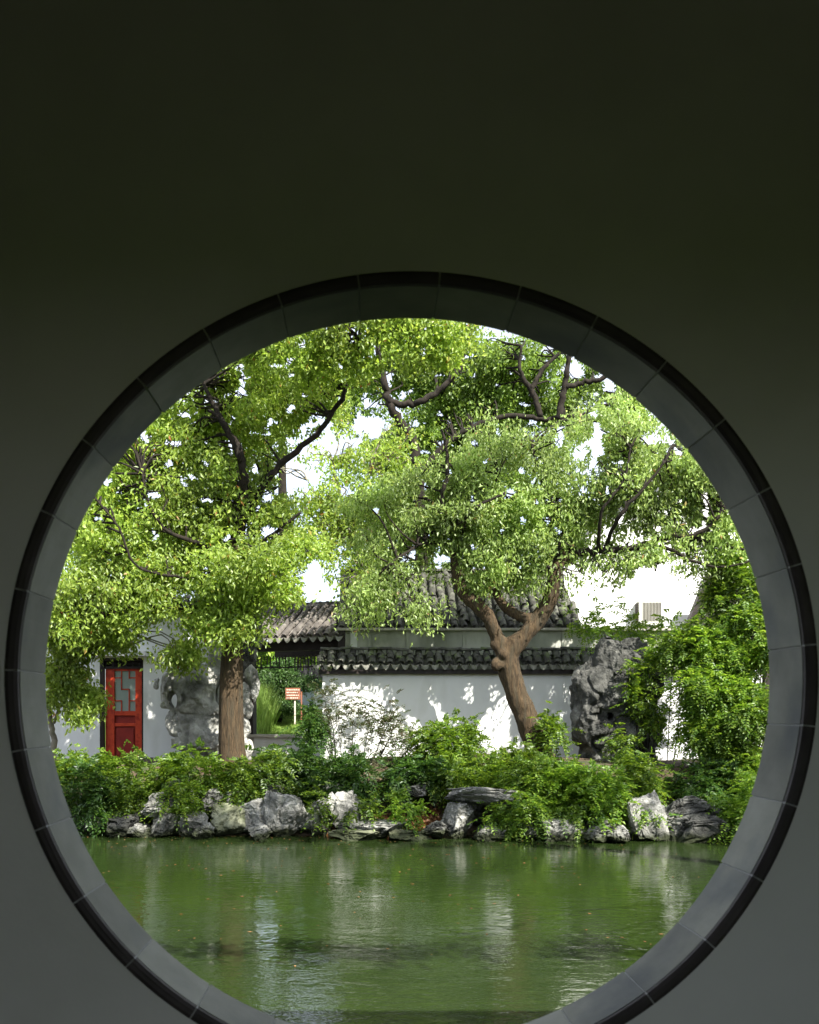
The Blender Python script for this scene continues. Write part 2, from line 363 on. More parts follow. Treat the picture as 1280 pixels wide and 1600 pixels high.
def groundmat():
    m = surf('ground_cover', (.045, .033, .022), (.09, .062, .04), scale=5, rough=.95, bump=.8, bscale=20, bdist=.03, c3=(.035, .055, .018), s3=2)
    n = m.node_tree; b = [q for q in n.nodes if q.type == 'BSDF_PRINCIPLED'][0]
    src = b.inputs['Base Color'].links[0].from_socket
    g = n.nodes.new('ShaderNodeNewGeometry'); s = n.nodes.new('ShaderNodeSeparateXYZ'); n.links.new(g.outputs['Position'], s.inputs[0])
    r = n.nodes.new('ShaderNodeMapRange'); r.inputs['From Min'].default_value = 24; r.inputs['From Max'].default_value = 26
    n.links.new(s.outputs['Y'], r.inputs['Value'])
    r2 = n.nodes.new('ShaderNodeMapRange'); r2.inputs['From Min'].default_value = -3; r2.inputs['From Max'].default_value = -3.4; n.links.new(s.outputs['Y'], r2.inputs['Value'])
    ad = n.nodes.new('ShaderNodeMath'); ad.operation = 'ADD'; n.links.new(r.outputs[0], ad.inputs[0]); n.links.new(r2.outputs[0], ad.inputs[1])
    x = n.nodes.new('ShaderNodeMixRGB'); x.inputs['Color2'].default_value = (.06, .085, .025, 1)
    far_ = n.nodes.new('ShaderNodeMixRGB'); far_.inputs['Color1'].default_value = (.10, .19, .03, 1); far_.inputs['Color2'].default_value = (.030, .036, .016, 1); n.links.new(r2.outputs[0], far_.inputs['Fac']); n.links.new(far_.outputs[0], x.inputs['Color2'])
    n.links.new(ad.outputs[0], x.inputs['Fac']); n.links.new(src, x.inputs['Color1']); n.links.new(x.outputs[0], b.inputs['Base Color'])
    return m
g_o = link('ground', mesh_np('ground', np.stack([X.ravel(), Y.ravel(), Z.ravel()], 1), Fq, groundmat(), True)); tag(g_o, 'earth bank and garden ground behind the pond', kind='structure')
wm = MB().add([(-15.5, 3.4, 0), (15.5, 3.4, 0), (15.5, 19, 0), (-15.5, 19, 0)], [(0, 1, 2, 3)]).build('water', M['water'])
tag(wm, 'murky green pond water with mirrored trees', kind='structure')

# ------------------------------------------------------------------ moon gate wall and the roofed corridor the camera stands in
GX, GZ, D1, D2, GR, TR = .1695, 2.314, 3.064, 3.301, 1.25, 1.297
gate = thing('moon_gate_wall', 'dark plastered wall pierced by a large round moon gate with brick rim', 'wall', (GX, D1, .7))
def ringpt(r, a, y): return Vector((GX + r * math.cos(a), y, GZ + r * math.sin(a)))
XL, XR_, ZB, ZT = -4.2, 4.2, .55, 4.56
angs = sorted([2 * math.pi * i / 180 for i in range(180)] + [math.atan2(zc - GZ, xc - GX) % (2 * math.pi) for xc in (XL, XR_) for zc in (ZB, ZT)])
def outer(a, y):
    c, s = math.cos(a), math.sin(a); t = 1e9
    if c > 1e-9: t = min(t, (XR_ - GX) / c)
    if c < -1e-9: t = min(t, (XL - GX) / c)
    if s > 1e-9: t = min(t, (ZT - GZ) / s)
    if s < -1e-9: t = min(t, (ZB - GZ) / s)
    return Vector((GX + c * t, y, GZ + s * t))
mb = MB(); n = len(angs)
vs_ = []
for a in angs: vs_ += [ringpt(GR + .012, a, D1), outer(a, D1), ringpt(GR + .012, a, D2), outer(a, D2)]
fs = []
for i in range(n):
    j = (i + 1) % n; p, q = 4 * i, 4 * j
    fs += [(p, p + 1, q + 1, q), (p + 2, q + 2, q + 3, p + 3), (p, q, q + 2, p + 2), (p + 1, p + 3, q + 3, q + 1)]
mb.add(vs_, fs).build('plaster', M['plaster_in'], gate)
NT = 31; A0 = R(90 - 4)
def ringseg(prof, a0, a1, k=6):
    m = MB(); L_ = len(prof); vs_ = []
    for i in range(k + 1):
        a = a0 + (a1 - a0) * i / k
        vs_ += [ringpt(r, a, y) for r, y in prof]
    fs = [(i * L_ + j, i * L_ + (j + 1) % L_, (i + 1) * L_ + (j + 1) % L_, (i + 1) * L_ + j) for i in range(k) for j in range(L_)]
    fs += [tuple(range(L_)), tuple(k * L_ + j for j in range(L_))[::-1]]
    return m.add(vs_, fs)
for i in range(NT):
    a0 = A0 + 2 * math.pi * i / NT; a1 = A0 + 2 * math.pi * (i + 1) / NT; g = .0026 / GR
    jr = random.uniform(-.0012, .0012)
    ringseg([(GR + jr, D1 + .002), (GR + .011, D1 + .002), (GR + .011, D2 + .012), (GR + jr, D2 + .012)], a0 + g, a1 - g).build('jamb_brick', M['slate'], gate)
    o = random.uniform(-.0015, .0015)
    ringseg([(GR + .001, D1 - .001), (GR + .003, D1 - .012 + o), (GR + .013, D1 - .020 + o), (GR + .019, D1 - .021 + o), (GR + .021, D1 - .013), (GR + .032, D1 - .015 + o), (GR + .043, D1 - .012 + o), (TR, D1 - .004), (TR, D1 - .001)], a0 + g, a1 - g).build('rim_brick', M['trim'], gate)
ringseg([(GR + .004, D1 - .0105), (TR - .003, D1 - .0105), (TR - .003, D1 - .0012), (GR + .0115, D1 - .0012), (GR + .0115, D2 + .009), (GR + .004, D2 + .009)], 0, 2 * math.pi - 1e-4, 180).build('mortar', M['mortar'], gate)

# corridor: floor, ceiling, side and rear walls; the rear opening is sized to light the gate wall
M['corr'] = surf('corridor_plaster', (.13, .13, .11), (.17, .17, .14), scale=1, rough=.9, bump=.1)
M['ceil'] = surf('dark_ceiling_boards', (.035, .03, .022), (.06, .05, .035), scale=3, rough=.8, bump=.2)
tag(box('corridor_floor', (0, .3, .6), (9.4, 6.6, .2), M['floor']), 'stone floor of the roofed corridor', kind='structure')
tag(box('sun_block_eave', (0, -3.9, 4.32), (34, 2.3, .1), M['ceil'], M=Matrix.Rotation(R(18), 3, 'X')), 'unseen rear eave added to keep sun out of the corridor', kind='structure')  # unseen eave, added so that no sun enters the rear opening
tag(box('corridor_roof', (0, .35, 4.70), (34, 6.1, .1), M['tile']), 'unseen tiled roof over the corridor, shaped for its shadow on the pond', kind='structure')  # unseen roof; width and height set for its shadow on the water
for sx in (-1, 1): tag(box('wall_outer', (sx * 10.7, (D1 + D2) / 2, 2.55), (13, .22, 4.1), M['corr']), 'unseen outer wall beside the gate, added to lengthen the building shadow', kind='structure')  # unseen wings, added with the wide roof to lengthen the shadow
tag(box('ceiling', (0, .2, 4.60), (9.4, 5.7, .07), M['ceil']), 'dark boarded ceiling of the corridor', kind='structure')
tag(box('wall_side', (-4.33, .2, 2.55), (.25, 5.9, 4.0), M['corr']), 'left end wall of the corridor', kind='structure')
tag(box('wall_side', (4.33, .2, 2.55), (.25, 5.9, 4.0), M['corr']), 'right end wall of the corridor', kind='structure')
OX0, OX1, OZ0, OZ1, RY = -1.4, 4.18, .75, 3.6, -2.6
mb = MB()
mb.box(((-4.2 + OX0) / 2, RY, 2.63), (OX0 + 4.2, .2, 3.86)); mb.box(((4.2 + OX1) / 2, RY, 2.63), (4.2 - OX1, .2, 3.86))
mb.box(((OX0 + OX1) / 2, RY, (OZ1 + 4.56) / 2), (OX1 - OX0, .2, 4.56 - OZ1)); mb.box(((OX0 + OX1) / 2, RY, (OZ0 + .7) / 2), (OX1 - OX0, .2, OZ0 - .7))
tag(mb.build('wall_rear', M['corr']), 'unseen rear wall of the corridor, its opening sized to light the gate wall', kind='structure')

# ------------------------------------------------------------------ roof tile pieces (shared meshes)
def tile_mesh(name, mat, Lt=.24, r=.085, th=.014, arc=1.25, n=7):
    """convex cover tile, axis along +Y (down-slope end at y=0), slightly wider at the low end"""
    v = []; f = []
    for i, y in enumerate((0, Lt)):
        for lay in (0, 1):
            for k in range(n):
                t = (-arc + 2 * arc * k / (n - 1)); rr = (r - lay * th) * (1 if i == 0 else .93)
                v.append((rr * math.sin(t), y, rr * math.cos(t) - r * .35))
    a = lambda i, lay, k: (i * 2 + lay) * n + k
    for k in range(n - 1):
        f += [(a(0, 0, k), a(0, 0, k + 1), a(1, 0, k + 1), a(1, 0, k)), (a(0, 1, k), a(1, 1, k), a(1, 1, k + 1), a(0, 1, k + 1)), (a(0, 0, k), a(0, 1, k), a(0, 1, k + 1), a(0, 0, k + 1)), (a(1, 0, k), a(1, 0, k + 1), a(1, 1, k + 1), a(1, 1, k))]
    for k in (0, n - 1): f.append((a(0, 0, k), a(1, 0, k), a(1, 1, k), a(0, 1, k)))
    me = bpy.data.meshes.new(name); me.from_pydata(v, [], f); me.materials.append(mat); return me
def drip_mesh(name, mat, wd=.20, h=.13, th=.016):
    """hanging scalloped end tile, in the XZ plane, top edge dished"""
    n = 9; top = []; bot = []
    for k in range(n):
        u = -1 + 2 * k / (n - 1)
        top.append((u * wd / 2, -.035 * (1 - u * u)))
        bot.append((u * wd / 2, -h * (1 - abs(u) ** 1.7) - .012))
    v = []; f = []
    for y in (0, th):
        v += [(x, y - .02, z) for x, z in top] + [(x, y + z * .25, z) for x, z in bot]
    for k in range(n - 1):
        f += [(k, k + 1, n + k + 1, n + k), (2 * n + k, 3 * n + k, 3 * n + k + 1, 2 * n + k + 1), (k, 2 * n + k, 2 * n + k + 1, k + 1), (n + k, n + k + 1, 3 * n + k + 1, 3 * n + k)]
    me = bpy.data.meshes.new(name); me.from_pydata(v, [], f); me.materials.append(mat); return me
TILE = tile_mesh('cover_tile', M['tile']); TILEM = tile_mesh('cover_tile', M['tilemoss'])
DRIP = drip_mesh('drip_tile', M['drip'])
def tiled_slope(root, E0, E1, up, rows, courses, tile, drip=True, jit=1.0, keep=None, bedmat=None, dripmesh=None, limit=300):
    """E0->E1 eave line, up: vector from eave to top; rows across, courses up the slope"""
    E0, E1, up = Vector(E0), Vector(E1), Vector(up)
    u = (E1 - E0); Wd = u.length; u.normalize(); v = up.normalized(); nrm = u.cross(v).normalized()
    sp = Wd / rows; ln = up.length / courses
    B = Matrix((u, v, nrm)).transposed()
    sx = sp / .225; sy = ln * 1.35 / .24
    cnt = 0; rest = MB()
    tmv = [Vector(t.co) for t in tile.vertices]; tmf = [tuple(p.vertices) for p in tile.polygons]
    for r_ in range(rows):
        for c_ in range(courses):
            p = E0 + u * (sp * (r_ + .5)) + v * (ln * c_) + nrm * .012
            J = Matrix.Rotation(random.gauss(0, .05 * jit), 3, 'Z') @ Matrix.Rotation(.07 + random.gauss(0, .035 * jit), 3, 'X')
            p += u * random.gauss(0, .006 * jit) + nrm * random.gauss(0, .005 * jit)
            if keep and not keep(p): 
                mt = B @ J
                rest.add([p + mt @ Vector((q.x * sx, q.y * sy, q.z * sx)) for q in tmv], tmf); continue
            cnt += 1
            if cnt > limit:
                mt = B @ J
                rest.add([p + mt @ Vector((q.x * sx, q.y * sy, q.z * sx)) for q in tmv], tmf); continue
            link('cover_tile', tile, p, root, (B @ J).to_euler(), (sx, sy, sx))
    if rest.v: tag(rest.build('hidden_cover_tiles', tile.materials[0], root), kind='stuff')
    # pan bed: corrugated sheet below the cover rows
    mb = MB(); nv = rows * 6 + 1; vs_ = []; fs = []
    for i in range(nv):
        s = i / 6; z = -.045 + .035 * math.cos(2 * math.pi * s - math.pi)
        for q in (0, 1): vs_.append(E0 + u * (sp * s) + v * (up.length * q) + nrm * z)
        for q in (0, 1): vs_.append(E0 + u * (sp * s) + v * (up.length * q) + nrm * (z - .05))
    for i in range(nv - 1):
        a, b = 4 * i, 4 * i + 4
        fs += [(a, b, b + 1, a + 1), (a + 2, a + 3, b + 3, b + 2), (a, a + 2, b + 2, b), (a + 1, b + 1, b + 3, a + 3)]
    mb.add(vs_, fs).build('roof_bed', bedmat or M['tile'], root)
    if drip:
        Bz = Matrix((u, Vector((0, 0, 1)).cross(u), Vector((0, 0, 1)))).transposed()
        for r_ in range(rows + 1):
            p = E0 + u * (sp * r_) - v * .01 + Vector((0, 0, -.005))
            link('drip_tile', dripmesh or DRIP, p, root, (Bz @ Matrix.Rotation(random.gauss(0, .04), 3, 'Y')).to_euler(), (sp / .22, 1, sp / .22))

# ------------------------------------------------------------------ white garden wall with a tiled cap
GW = 21.6
gx0, gx1 = P(504, 0, GW).x, P(1165, 0, GW).x
gw = thing('garden_wall', 'low white plastered garden wall capped with mossy grey tiles behind the shrubs', 'wall', ((gx0 + gx1) / 2, GW, 1.1))
zt = P(0, 1053, GW).z
box('plaster', ((gx0 + gx1) / 2, GW + .15, (zt + .9) / 2), (gx1 - gx0, .3, zt - .9), M['white'], gw)
box('eave_beam', ((gx0 + gx1) / 2 - .03, GW + .1, zt + .045), (gx1 - gx0 + .1, .5, .1), M['darkwood'], gw)
ez = P(0, 1036, GW - .32).z
tiled_slope(gw, (gx0 - .12, GW - .24, ez), (gx1, GW - .24, ez), (0, .38, .27), 44, 3, TILEM, jit=2.2, bedmat=M['tilemoss'])
# ridge course lying along the cap
for i in range(0, 42):
    x = gx0 - .05 + (gx1 - gx0) * i / 42
    link('ridge_tile', TILEM, (x, GW + .14, ez + .33 + random.gauss(0, .008)), gw, (random.gauss(0, .06), 0, -math.pi / 2 + random.gauss(0, .05)), (1.1, 1.05, 1.0))

# ------------------------------------------------------------------ house behind: weathered parapet panels and a dark old tile roof
HD = 22.15
hx0, hx1 = P(530, 0, HD).x, P(1090, 0, HD).x
hz1, hz0 = P(0, 986, HD).z, 1.0
hs = thing('old_house', 'old house with weathered grey parapet panels and dark broken tile roof', 'house', ((hx0 + hx1) / 2, HD, 1.1))
box('wall', ((hx0 + hx1) / 2, HD + .2, (hz1 + hz0) / 2), (hx1 - hx0, .35, hz1 - hz0), M['whiteold'], hs)
cuts = [540, 578, 637, 725, 822, 880, 960, 1085]
for i, c in enumerate(cuts[:-1]):
    xa, xb = P(c, 0, HD).x + .05, P(cuts[i + 1], 0, HD).x - .05
    if i == 0: continue
    box('panel', ((xa + xb) / 2, HD + .015, P(0, 1003, HD).z), (xb - xa, .03, .36), M['whiteold'], hs, bevel=.004)
for c in cuts[1:-1]:
    box('pilaster', (P(c, 0, HD).x, HD + .012, (hz1 + 3.3) / 2), (.07, .05, hz1 - 3.3), M['whiteold'], hs, bevel=.004)
box('pale_post', (P(553, 0, HD).x, HD - .01, (hz1 + 3.3) / 2), (.16, .08, hz1 - 3.3), M['white'], hs, bevel=.004)
box('corner_post', (P(534, 0, HD).x, HD - .03, (hz1 + 3.2) / 2), (.17, .2, hz1 - 3.2), M['darkwood'], hs, bevel=.006)
box('coping', ((hx0 + hx1) / 2, HD + .1, hz1 + .03), (hx1 - hx0 + .1, .5, .06), M['stone'], hs, bevel=.008)
rx0, rx1 = P(529, 0, HD).x, P(912, 0, HD).x
tiled_slope(hs, (rx0, HD + .05, hz1 + .1), (rx1, HD + .05, hz1 + .1), (0, 2.3, 1.55), 26, 11, TILEM, jit=2.6, drip=False, bedmat=M['tilemoss'], limit=300)
mb = MB(); y0, y1, z0, z1 = HD + .1, HD + 2.35, hz1 + .06, hz1 + 1.55
for xx in (rx0 + .02, rx1 - .14):
    mb.add([(xx, y0, z0), (xx + .12, y0, z0), (xx, y1, z0), (xx + .12, y1, z0), (xx, y1, z1), (xx + .12, y1, z1)], [(0, 1, 5, 4), (0, 2, 3, 1), (2, 4, 5, 3), (0, 4, 2), (1, 3, 5)])
mb.build('gable', M['whiteold'], hs)
for i in range(24):
    link('ridge_tile', TILEM, (rx0 + (rx1 - rx0) * i / 24, HD + 2.4, hz1 + 1.74), hs, (0, 0, -math.pi / 2 + random.gauss(0, .05)), (1.3, 1.15, 1.3))
box('ridge', ((rx0 + rx1) / 2, HD + 2.45, hz1 + 1.6), (rx1 - rx0, .2, .24), M['tilemoss'], hs)

# ------------------------------------------------------------------ white gabled house at right with the air conditioner
BD = 24.6
bh = thing('white_house', 'tall plain white house wall standing behind the old roof at right', 'house', (P(1030, 0, BD).x, BD, 1.1))
bx0, bx1 = P(880, 0, BD).x, P(1230, 0, BD).x; bz = P(0, 800, BD).z
mb = MB(); xm = (bx0 + bx1) / 2
pr = [(bx0, 1.0), (bx1, 1.0), (bx1, bz), (xm + .4, bz + 1.3), (bx0, bz - .8)]
mb.add([(x, BD, z) for x, z in pr] + [(x, BD + 5, z) for x, z in pr], [(0, 1, 2, 3, 4), (9, 8, 7, 6, 5), (0, 5, 6, 1), (1, 6, 7, 2), (2, 7, 8, 3), (3, 8, 9, 4), (4, 9, 5, 0)]).build('wall', M['white2'], bh)
for (xa, za, xb, zb) in ((bx0 - .1, bz - .85, xm + .42, bz + 1.33), (xm + .38, bz + 1.33, bx1 + .1, bz - .02)):
    c = Vector(((xa + xb) / 2, BD + 2.4, (za + zb) / 2 + .05)); a = math.atan2(zb - za, xb - xa)
    box('roof', c, (math.hypot(xb - xa, zb - za), 5.4, .1), M['tile'], bh, Matrix.Rotation(-a, 3, 'Y'))
box('ledge', (P(995, 0, BD).x, BD - .1, P(0, 994, BD).z), (3.3, .2, .12), M['stone'], bh, bevel=.01)
# air conditioner
ac0 = P(1017, 977, BD - .35); aw, ah_, ad_ = .60, .62, .32
ac = thing('air_conditioner', 'beige outdoor air conditioner unit fixed high on the white house wall', 'air conditioner', (ac0.x, ac0.y, ac0.z))
box('casing', (ac0.x, ac0.y + ad_ / 2, ac0.z + ah_ / 2), (aw, ad_, ah_), M['acwhite'], ac, bevel=.015)
for i in range(13):
    box('front_slat', (ac0.x + .03 - .22 + .44 * i / 12, ac0.y - .008, ac0.z + ah_ * .55), (.014, .016, ah_ * .76), M['acdark'], ac)
mb = MB()
for i in range(9): mb.box((ac0.x - aw / 2 - .006, ac0.y + ad_ / 2, ac0.z + .08 + i * .06), (.012, ad_ * .85, .02))
for i in range(5): mb.box((ac0.x - aw / 2 - .009, ac0.y + .05 + i * .055, ac0.z + .32), (.012, .012, .52))
mb.build('side_grille', M['acdark'], ac)
for sx in (-.2, .2): box('bracket', (ac0.x + sx, ac0.y + .2, ac0.z - .03), (.04, .42, .05), M['acdark'], ac)
# dark sloping verge of a vine-grown shelter in front of it
vg = thing('shelter_roof', 'dark slanting roof verge of a vine covered shelter against the white house', 'roof', (P(1150, 0, 23.2).x, 23.6, 4.2))
a, b = P(1068, 990, 23.4), P(1106, 895, 23.4)
d = (b - a); ln = d.length; ang = math.atan2(d.z, d.x)
box('verge_board', (a + b) / 2 + Vector((.06, 0, 0)), (ln * 1.05, .16, .13), M['darkwood'], vg, Matrix.Rotation(-ang, 3, 'Y'))
mb = MB(); c = P(1230, 895, 23.4); e = P(1230, 990, 23.4)
mb.add([a + Vector((.1, .05, 0)), b + Vector((.1, .05, 0)), c + Vector((0, .05, 0)), e + Vector((0, .05, 0))] + [a + Vector((.1, .5, 0)), b + Vector((.1, .5, 0)), c + Vector((0, .5, 0)), e + Vector((0, .5, 0))],
       [(0, 1, 2, 3), (7, 6, 5, 4), (0, 4, 5, 1), (1, 5, 6, 2), (2, 6, 7, 3), (3, 7, 4, 0)]).build('roof_slope', M['darkwood'], vg)
for px in (1120, 1200): box('post', (P(px, 0, 23.5).x, 23.6, 2.7), (.14, .14, 3.2), M['darkwood'], vg)

# ------------------------------------------------------------------ open pavilion at left of the garden wall
pv0 = P(393, 0, 23.3); yaw = R(22)
U = Vector((math.cos(yaw), -math.sin(yaw), 0)); Vv = Vector((math.sin(yaw), math.cos(yaw), 0)); UP = Vector((0, 0, 1))
BM = Matrix((U, Vv, UP)).transposed()
pv = thing('pavilion', 'open garden pavilion with grey tile roof and dark wooden posts', 'pavilion', (pv0.x, pv0.y, 1.2))
def L3(u, v, z): q = pv0 + U * u + Vv * v; return Vector((q.x, q.y, z))
pz = lambda py, u=0: HC - (py - VY) / F * (L3(u, 0, 0).y)
zr = pz(1010)
for u, v in ((0, 0), (2.1, 0), (-1.2, 2.2), (2.5, 2.2)):
    box('post', L3(u, v, (zr + 1.3) / 2), (.19, .19, zr - 1.3), M['darkwood'], pv, BM, bevel=.01)
    box('post_base', L3(u, v, 1.45), (.30, .30, .4), M['stone'], pv, BM, bevel=.02)
box('front_beam', L3(1.0, 0, zr - .02), (2.9, .16, .24), M['darkwood'], pv, BM)
box('rear_beam', L3(1.0, 2.2, zr - .02), (2.9, .16, .24), M['darkwood'], pv, BM)
# hanging lattice frieze
zf = pz(1027)
fr = box('frieze_rail', L3(1.05, 0, zf - .26), (2.0, .04, .03), M['darkwood'], pv, BM)
mb = MB()
for i in range(24):
    u = .1 + i * .083; h = .1 + .22 * ((i * 7) % 3) / 2
    mb.box(L3(u, 0, zf - h / 2 + .02), (.018, .03, h), BM)
for i in range(23):
    if i % 2: mb.box(L3(.14 + i * .083, 0, zf - .06 - .09 * (i % 3)), (.1, .028, .018), BM)
mb.build('lattice_frieze', M['darkwood'], pv)
mb = MB()
for i in range(24):
    mb.box(L3(.1 + i * .083, 2.2, zf - .08), (.018, .03, .3), BM)
mb.build('rear_lattice_frieze', M['darkwood'], pv)
ev = -.42; eu = -.35
E0 = L3(eu, ev, zr + .17); E1 = L3(eu + 2.85, ev, zr + .17)
tiled_slope(pv, E0, E1, Vv * 1.55 + UP * .88, 13, 7, TILE, jit=.7)
E0 = L3(eu + 2.85, 2.7, zr + .17); E1 = L3(eu, 2.7, zr + .17)
box('rear_roof', L3(eu + 1.42, 1.95, zr + .52), (2.85, 1.75, .08), M['tile'], pv, BM @ Matrix.Rotation(-R(30), 3, 'X'))
box('ridge', L3(eu + 1.42, 1.16, zr + 1.07), (2.85, .16, .14), M['tile'], pv, BM, bevel=.01)
box('low_wall', L3(1.0, 0, 1.35), (2.2, .28, .55), M['white'], pv, BM)
box('bench_seat', L3(1.0, -.04, 1.665), (2.3, .42, .07), M['stone'], pv, BM, bevel=.012)

# ------------------------------------------------------------------ white building at left with the red door
LD = 21.9
lx0, lx1 = P(-260, 0, LD).x, P(352, 0, LD).x
lb = thing('white_hall', 'long white plastered hall with a red lattice door behind the left tree', 'building', (P(190, 0, LD).x, LD, 1.1))
lz = P(0, 957, LD).z
dx0, dx1, dz1, dz0 = P(156, 0, LD).x, P(224, 0, LD).x, P(0, 1028, LD).z, P(0, 1186, LD).z
mb = MB()
mb.box(((lx0 + dx0) / 2, LD + .15, (lz + .9) / 2), (dx0 - lx0, .3, lz - .9)); mb.box(((lx1 + dx1) / 2, LD + .15, (lz + .9) / 2), (lx1 - dx1, .3, lz - .9))
mb.box(((dx0 + dx1) / 2, LD + .15, (lz + dz1) / 2), (dx1 - dx0, .3, lz - dz1)); mb.box(((dx0 + dx1) / 2, LD + .15, (.9 + dz0) / 2), (dx1 - dx0, .3, dz0 - .9))
mb.box((lx1 - .15, LD + 1.7, (lz + .9) / 2), (.3, 2.8, lz - .9))
mb.build('wall', M['white'], lb)
box('eave_board', ((lx0 + lx1) / 2, LD - .02, lz + .05), (lx1 - lx0 + .2, .34, .12), M['darkwood'], lb)
tiled_slope(lb, (lx0 - .1, LD - .3, lz + .18), (lx1 + .15, LD - .3, lz + .18), (0, .42, .16), 40, 2, TILE, jit=1.2, limit=300)
box('canopy_ledge', ((dx0 + dx1) / 2, LD - .12, dz1 + .09), (dx1 - dx0 + .22, .3, .12), M['white2'], lb, bevel=.01)
mb = MB()
mb.box((dx0 + .04, LD + .1, (dz0 + dz1) / 2), (.08, .16, dz1 - dz0)); mb.box((dx1 - .02, LD + .1, (dz0 + dz1) / 2), (.04, .16, dz1 - dz0)); mb.box(((dx0 + dx1) / 2, LD + .1, dz1 - .03), (dx1 - dx0, .16, .06)); mb.box(((dx0 + dx1) / 2, LD + .12, dz1 - .22), (dx1 - dx0, .12, .05))
mb.build('door_frame', M['darkwood'], lb)
mb = MB()
for i in range(6): mb.box((dx0 + .12 + i * .15, LD + .12, dz1 - .13), (.018, .03, .15))
mb.box(((dx0 + dx1) / 2, LD + .12, dz1 - .13), (dx1 - dx0 - .1, .028, .018)); mb.build('transom_lattice', M['darkwood'], lb)
box('transom_backing', ((dx0 + dx1) / 2, LD + .2, dz1 - .13), (dx1 - dx0, .02, .2), M['darkwood'], lb)
X_ = lambda px: P(px, 0, LD).x
Z_ = lambda py: P(0, py, LD).z
door = box('door', ((X_(163) + X_(221)) / 2, LD + .17, (Z_(1042) + dz0) / 2), (X_(221) - X_(163), .03, Z_(1042) - dz0), M['redpanel'], lb)
def dbox(name, xa, xb, ya, yb, dep, mat, th=.05): return box(name, ((X_(xa) + X_(xb)) / 2, LD + dep, (Z_(ya) + Z_(yb)) / 2), (X_(xb) - X_(xa), th, Z_(ya) - Z_(yb)), mat, door, bevel=.005)
dbox('stile', 163, 177, 1042, 1185, .13, M['red']); dbox('stile', 210, 221, 1042, 1185, .13, M['red'])
dbox('rail', 177.2, 209.8, 1042, 1048, .132, M['red']); dbox('rail', 177.2, 209.8, 1111, 1118, .132, M['red']); dbox('rail', 177.2, 209.8, 1130, 1135, .132, M['red'])
dbox('pane', 177, 210, 1048, 1111, .15, M['glass'], .01)
mb = MB()
for (xa, xb, ya, yb) in ((187, 188.6, 1048, 1078), (199, 200.6, 1048, 1060), (199, 200.6, 1076, 1111), (187, 200.6, 1076, 1077.6), (177, 188, 1058, 1059.6), (200, 210, 1058, 1059.6), (199, 210, 1094, 1095.6), (187, 188.6, 1094, 1111), (177, 188, 1094, 1095.6)):
    mb.box(((X_(xa) + X_(xb)) / 2, LD + .135, (Z_(ya) + Z_(yb)) / 2), (X_(xb) - X_(xa), .02, Z_(ya) - Z_(yb)))
mb.build('lattice', M['red'], door)
dbox('lower_panel', 180, 207, 1138, 1180, .145, M['redpanel'])
box('door_step', ((dx0 + dx1) / 2, LD - .25, dz0 - .08), (dx1 - dx0 + .3, .5, .16), M['stone'], lb, bevel=.015)

# ------------------------------------------------------------------ garden seen through the pavilion
fw = thing('far_garden_wall', 'distant white wall with tiled cap seen past the pavilion', 'wall', (P(500, 0, 33).x, 33, 1.8))
fx0, fx1 = P(468, 0, 33).x, P(600, 0, 33).x
box('plaster', ((fx0 + fx1) / 2, 33.1, 2.5), (fx1 - fx0, .25, P(0, 1066, 33).z * 2 - 5.0 + 0), M['white2'], fw)
zz = P(0, 1066, 33).z
box('eave_board', ((fx0 + fx1) / 2, 33, zz + .05), (fx1 - fx0 + .1, .5, .1), M['darkwood'], fw)
tiled_slope(fw, (fx0 - .3, 32.65, zz + .12), (fx1, 32.65, zz + .12), (0, .6, .36), 16, 2, TILE, jit=.5)
tag(box('bluish_panel', (P(478, 0, 31).x, 31, P(0, 1095, 31).z), (.45, .04, .75), M['bluegrey'], M=Matrix.Rotation(.15, 3, 'Y')), 'unidentified pale blue grey upright panel beside the red notice', 'board')  # unidentified bluish shape beside the notice, modelled as a panel
sp_ = P(462, 0, 28)
sg = thing('notice_board', 'small red brown notice board with pale rows of writing on two posts', 'sign', (sp_.x, 28, gz(sp_.x, 28)))
box('board', (sp_.x - .08, 28, P(0, 1084, 28).z), (.43, .03, .34), M['sign'], sg, bevel=.004)
for i in range(4):
    mb = MB(); z = P(0, 1078 + i * 4.2, 28).z; x = sp_.x - .26
    while x < sp_.x + .08:
        l = random.uniform(.03, .07); mb.box((x + l / 2, 27.978, z), (l, .006, .028)); x += l + .016
    mb.build('text_row', M['signpale'], sg)
for dx in (-.02, .17): box('post', (sp_.x + dx, 28.04, P(0, 1106, 28).z), (.04, .04, .95), M['signpale'] if dx < 0 else M['sign'], sg)

# ------------------------------------------------------------------ foliage machinery
GAPS = [(464, 740, 30, 26), (440, 765, 13, 11), (577, 664, 26, 22), (545, 688, 14, 12), (492, 908, 15, 33), (932, 700, 12, 36), (896, 578, 17, 13), (950, 602, 13, 11), (860, 545, 12, 9),
        (240, 772, 20, 10), (660, 770, 10, 20), (940, 935, 42, 26), (1020, 925, 62, 26), (1010, 900, 50, 14), (1060, 945, 42, 30), (985, 960, 40, 26), (540, 760, 10, 20), (505, 935, 14, 20)]
def gapmask(V, soft=.0):
    px = VX + V[:, 0] / V[:, 1] * F; py = VY - (V[:, 2] - HC) / V[:, 1] * F
    k = np.ones(len(V), bool)
    for gx_, gy_, rx_, ry_ in GAPS:
        q = ((px - gx_) / rx_) ** 2 + ((py - gy_) / ry_) ** 2
        wob = 1 + 1.1 * vnoise(np.stack([px / 13, py / 13, 0 * px], -1), 77)
        k &= q > (1 - soft) * wob * (.75 + .5 * rng.random(len(V)))
    return k
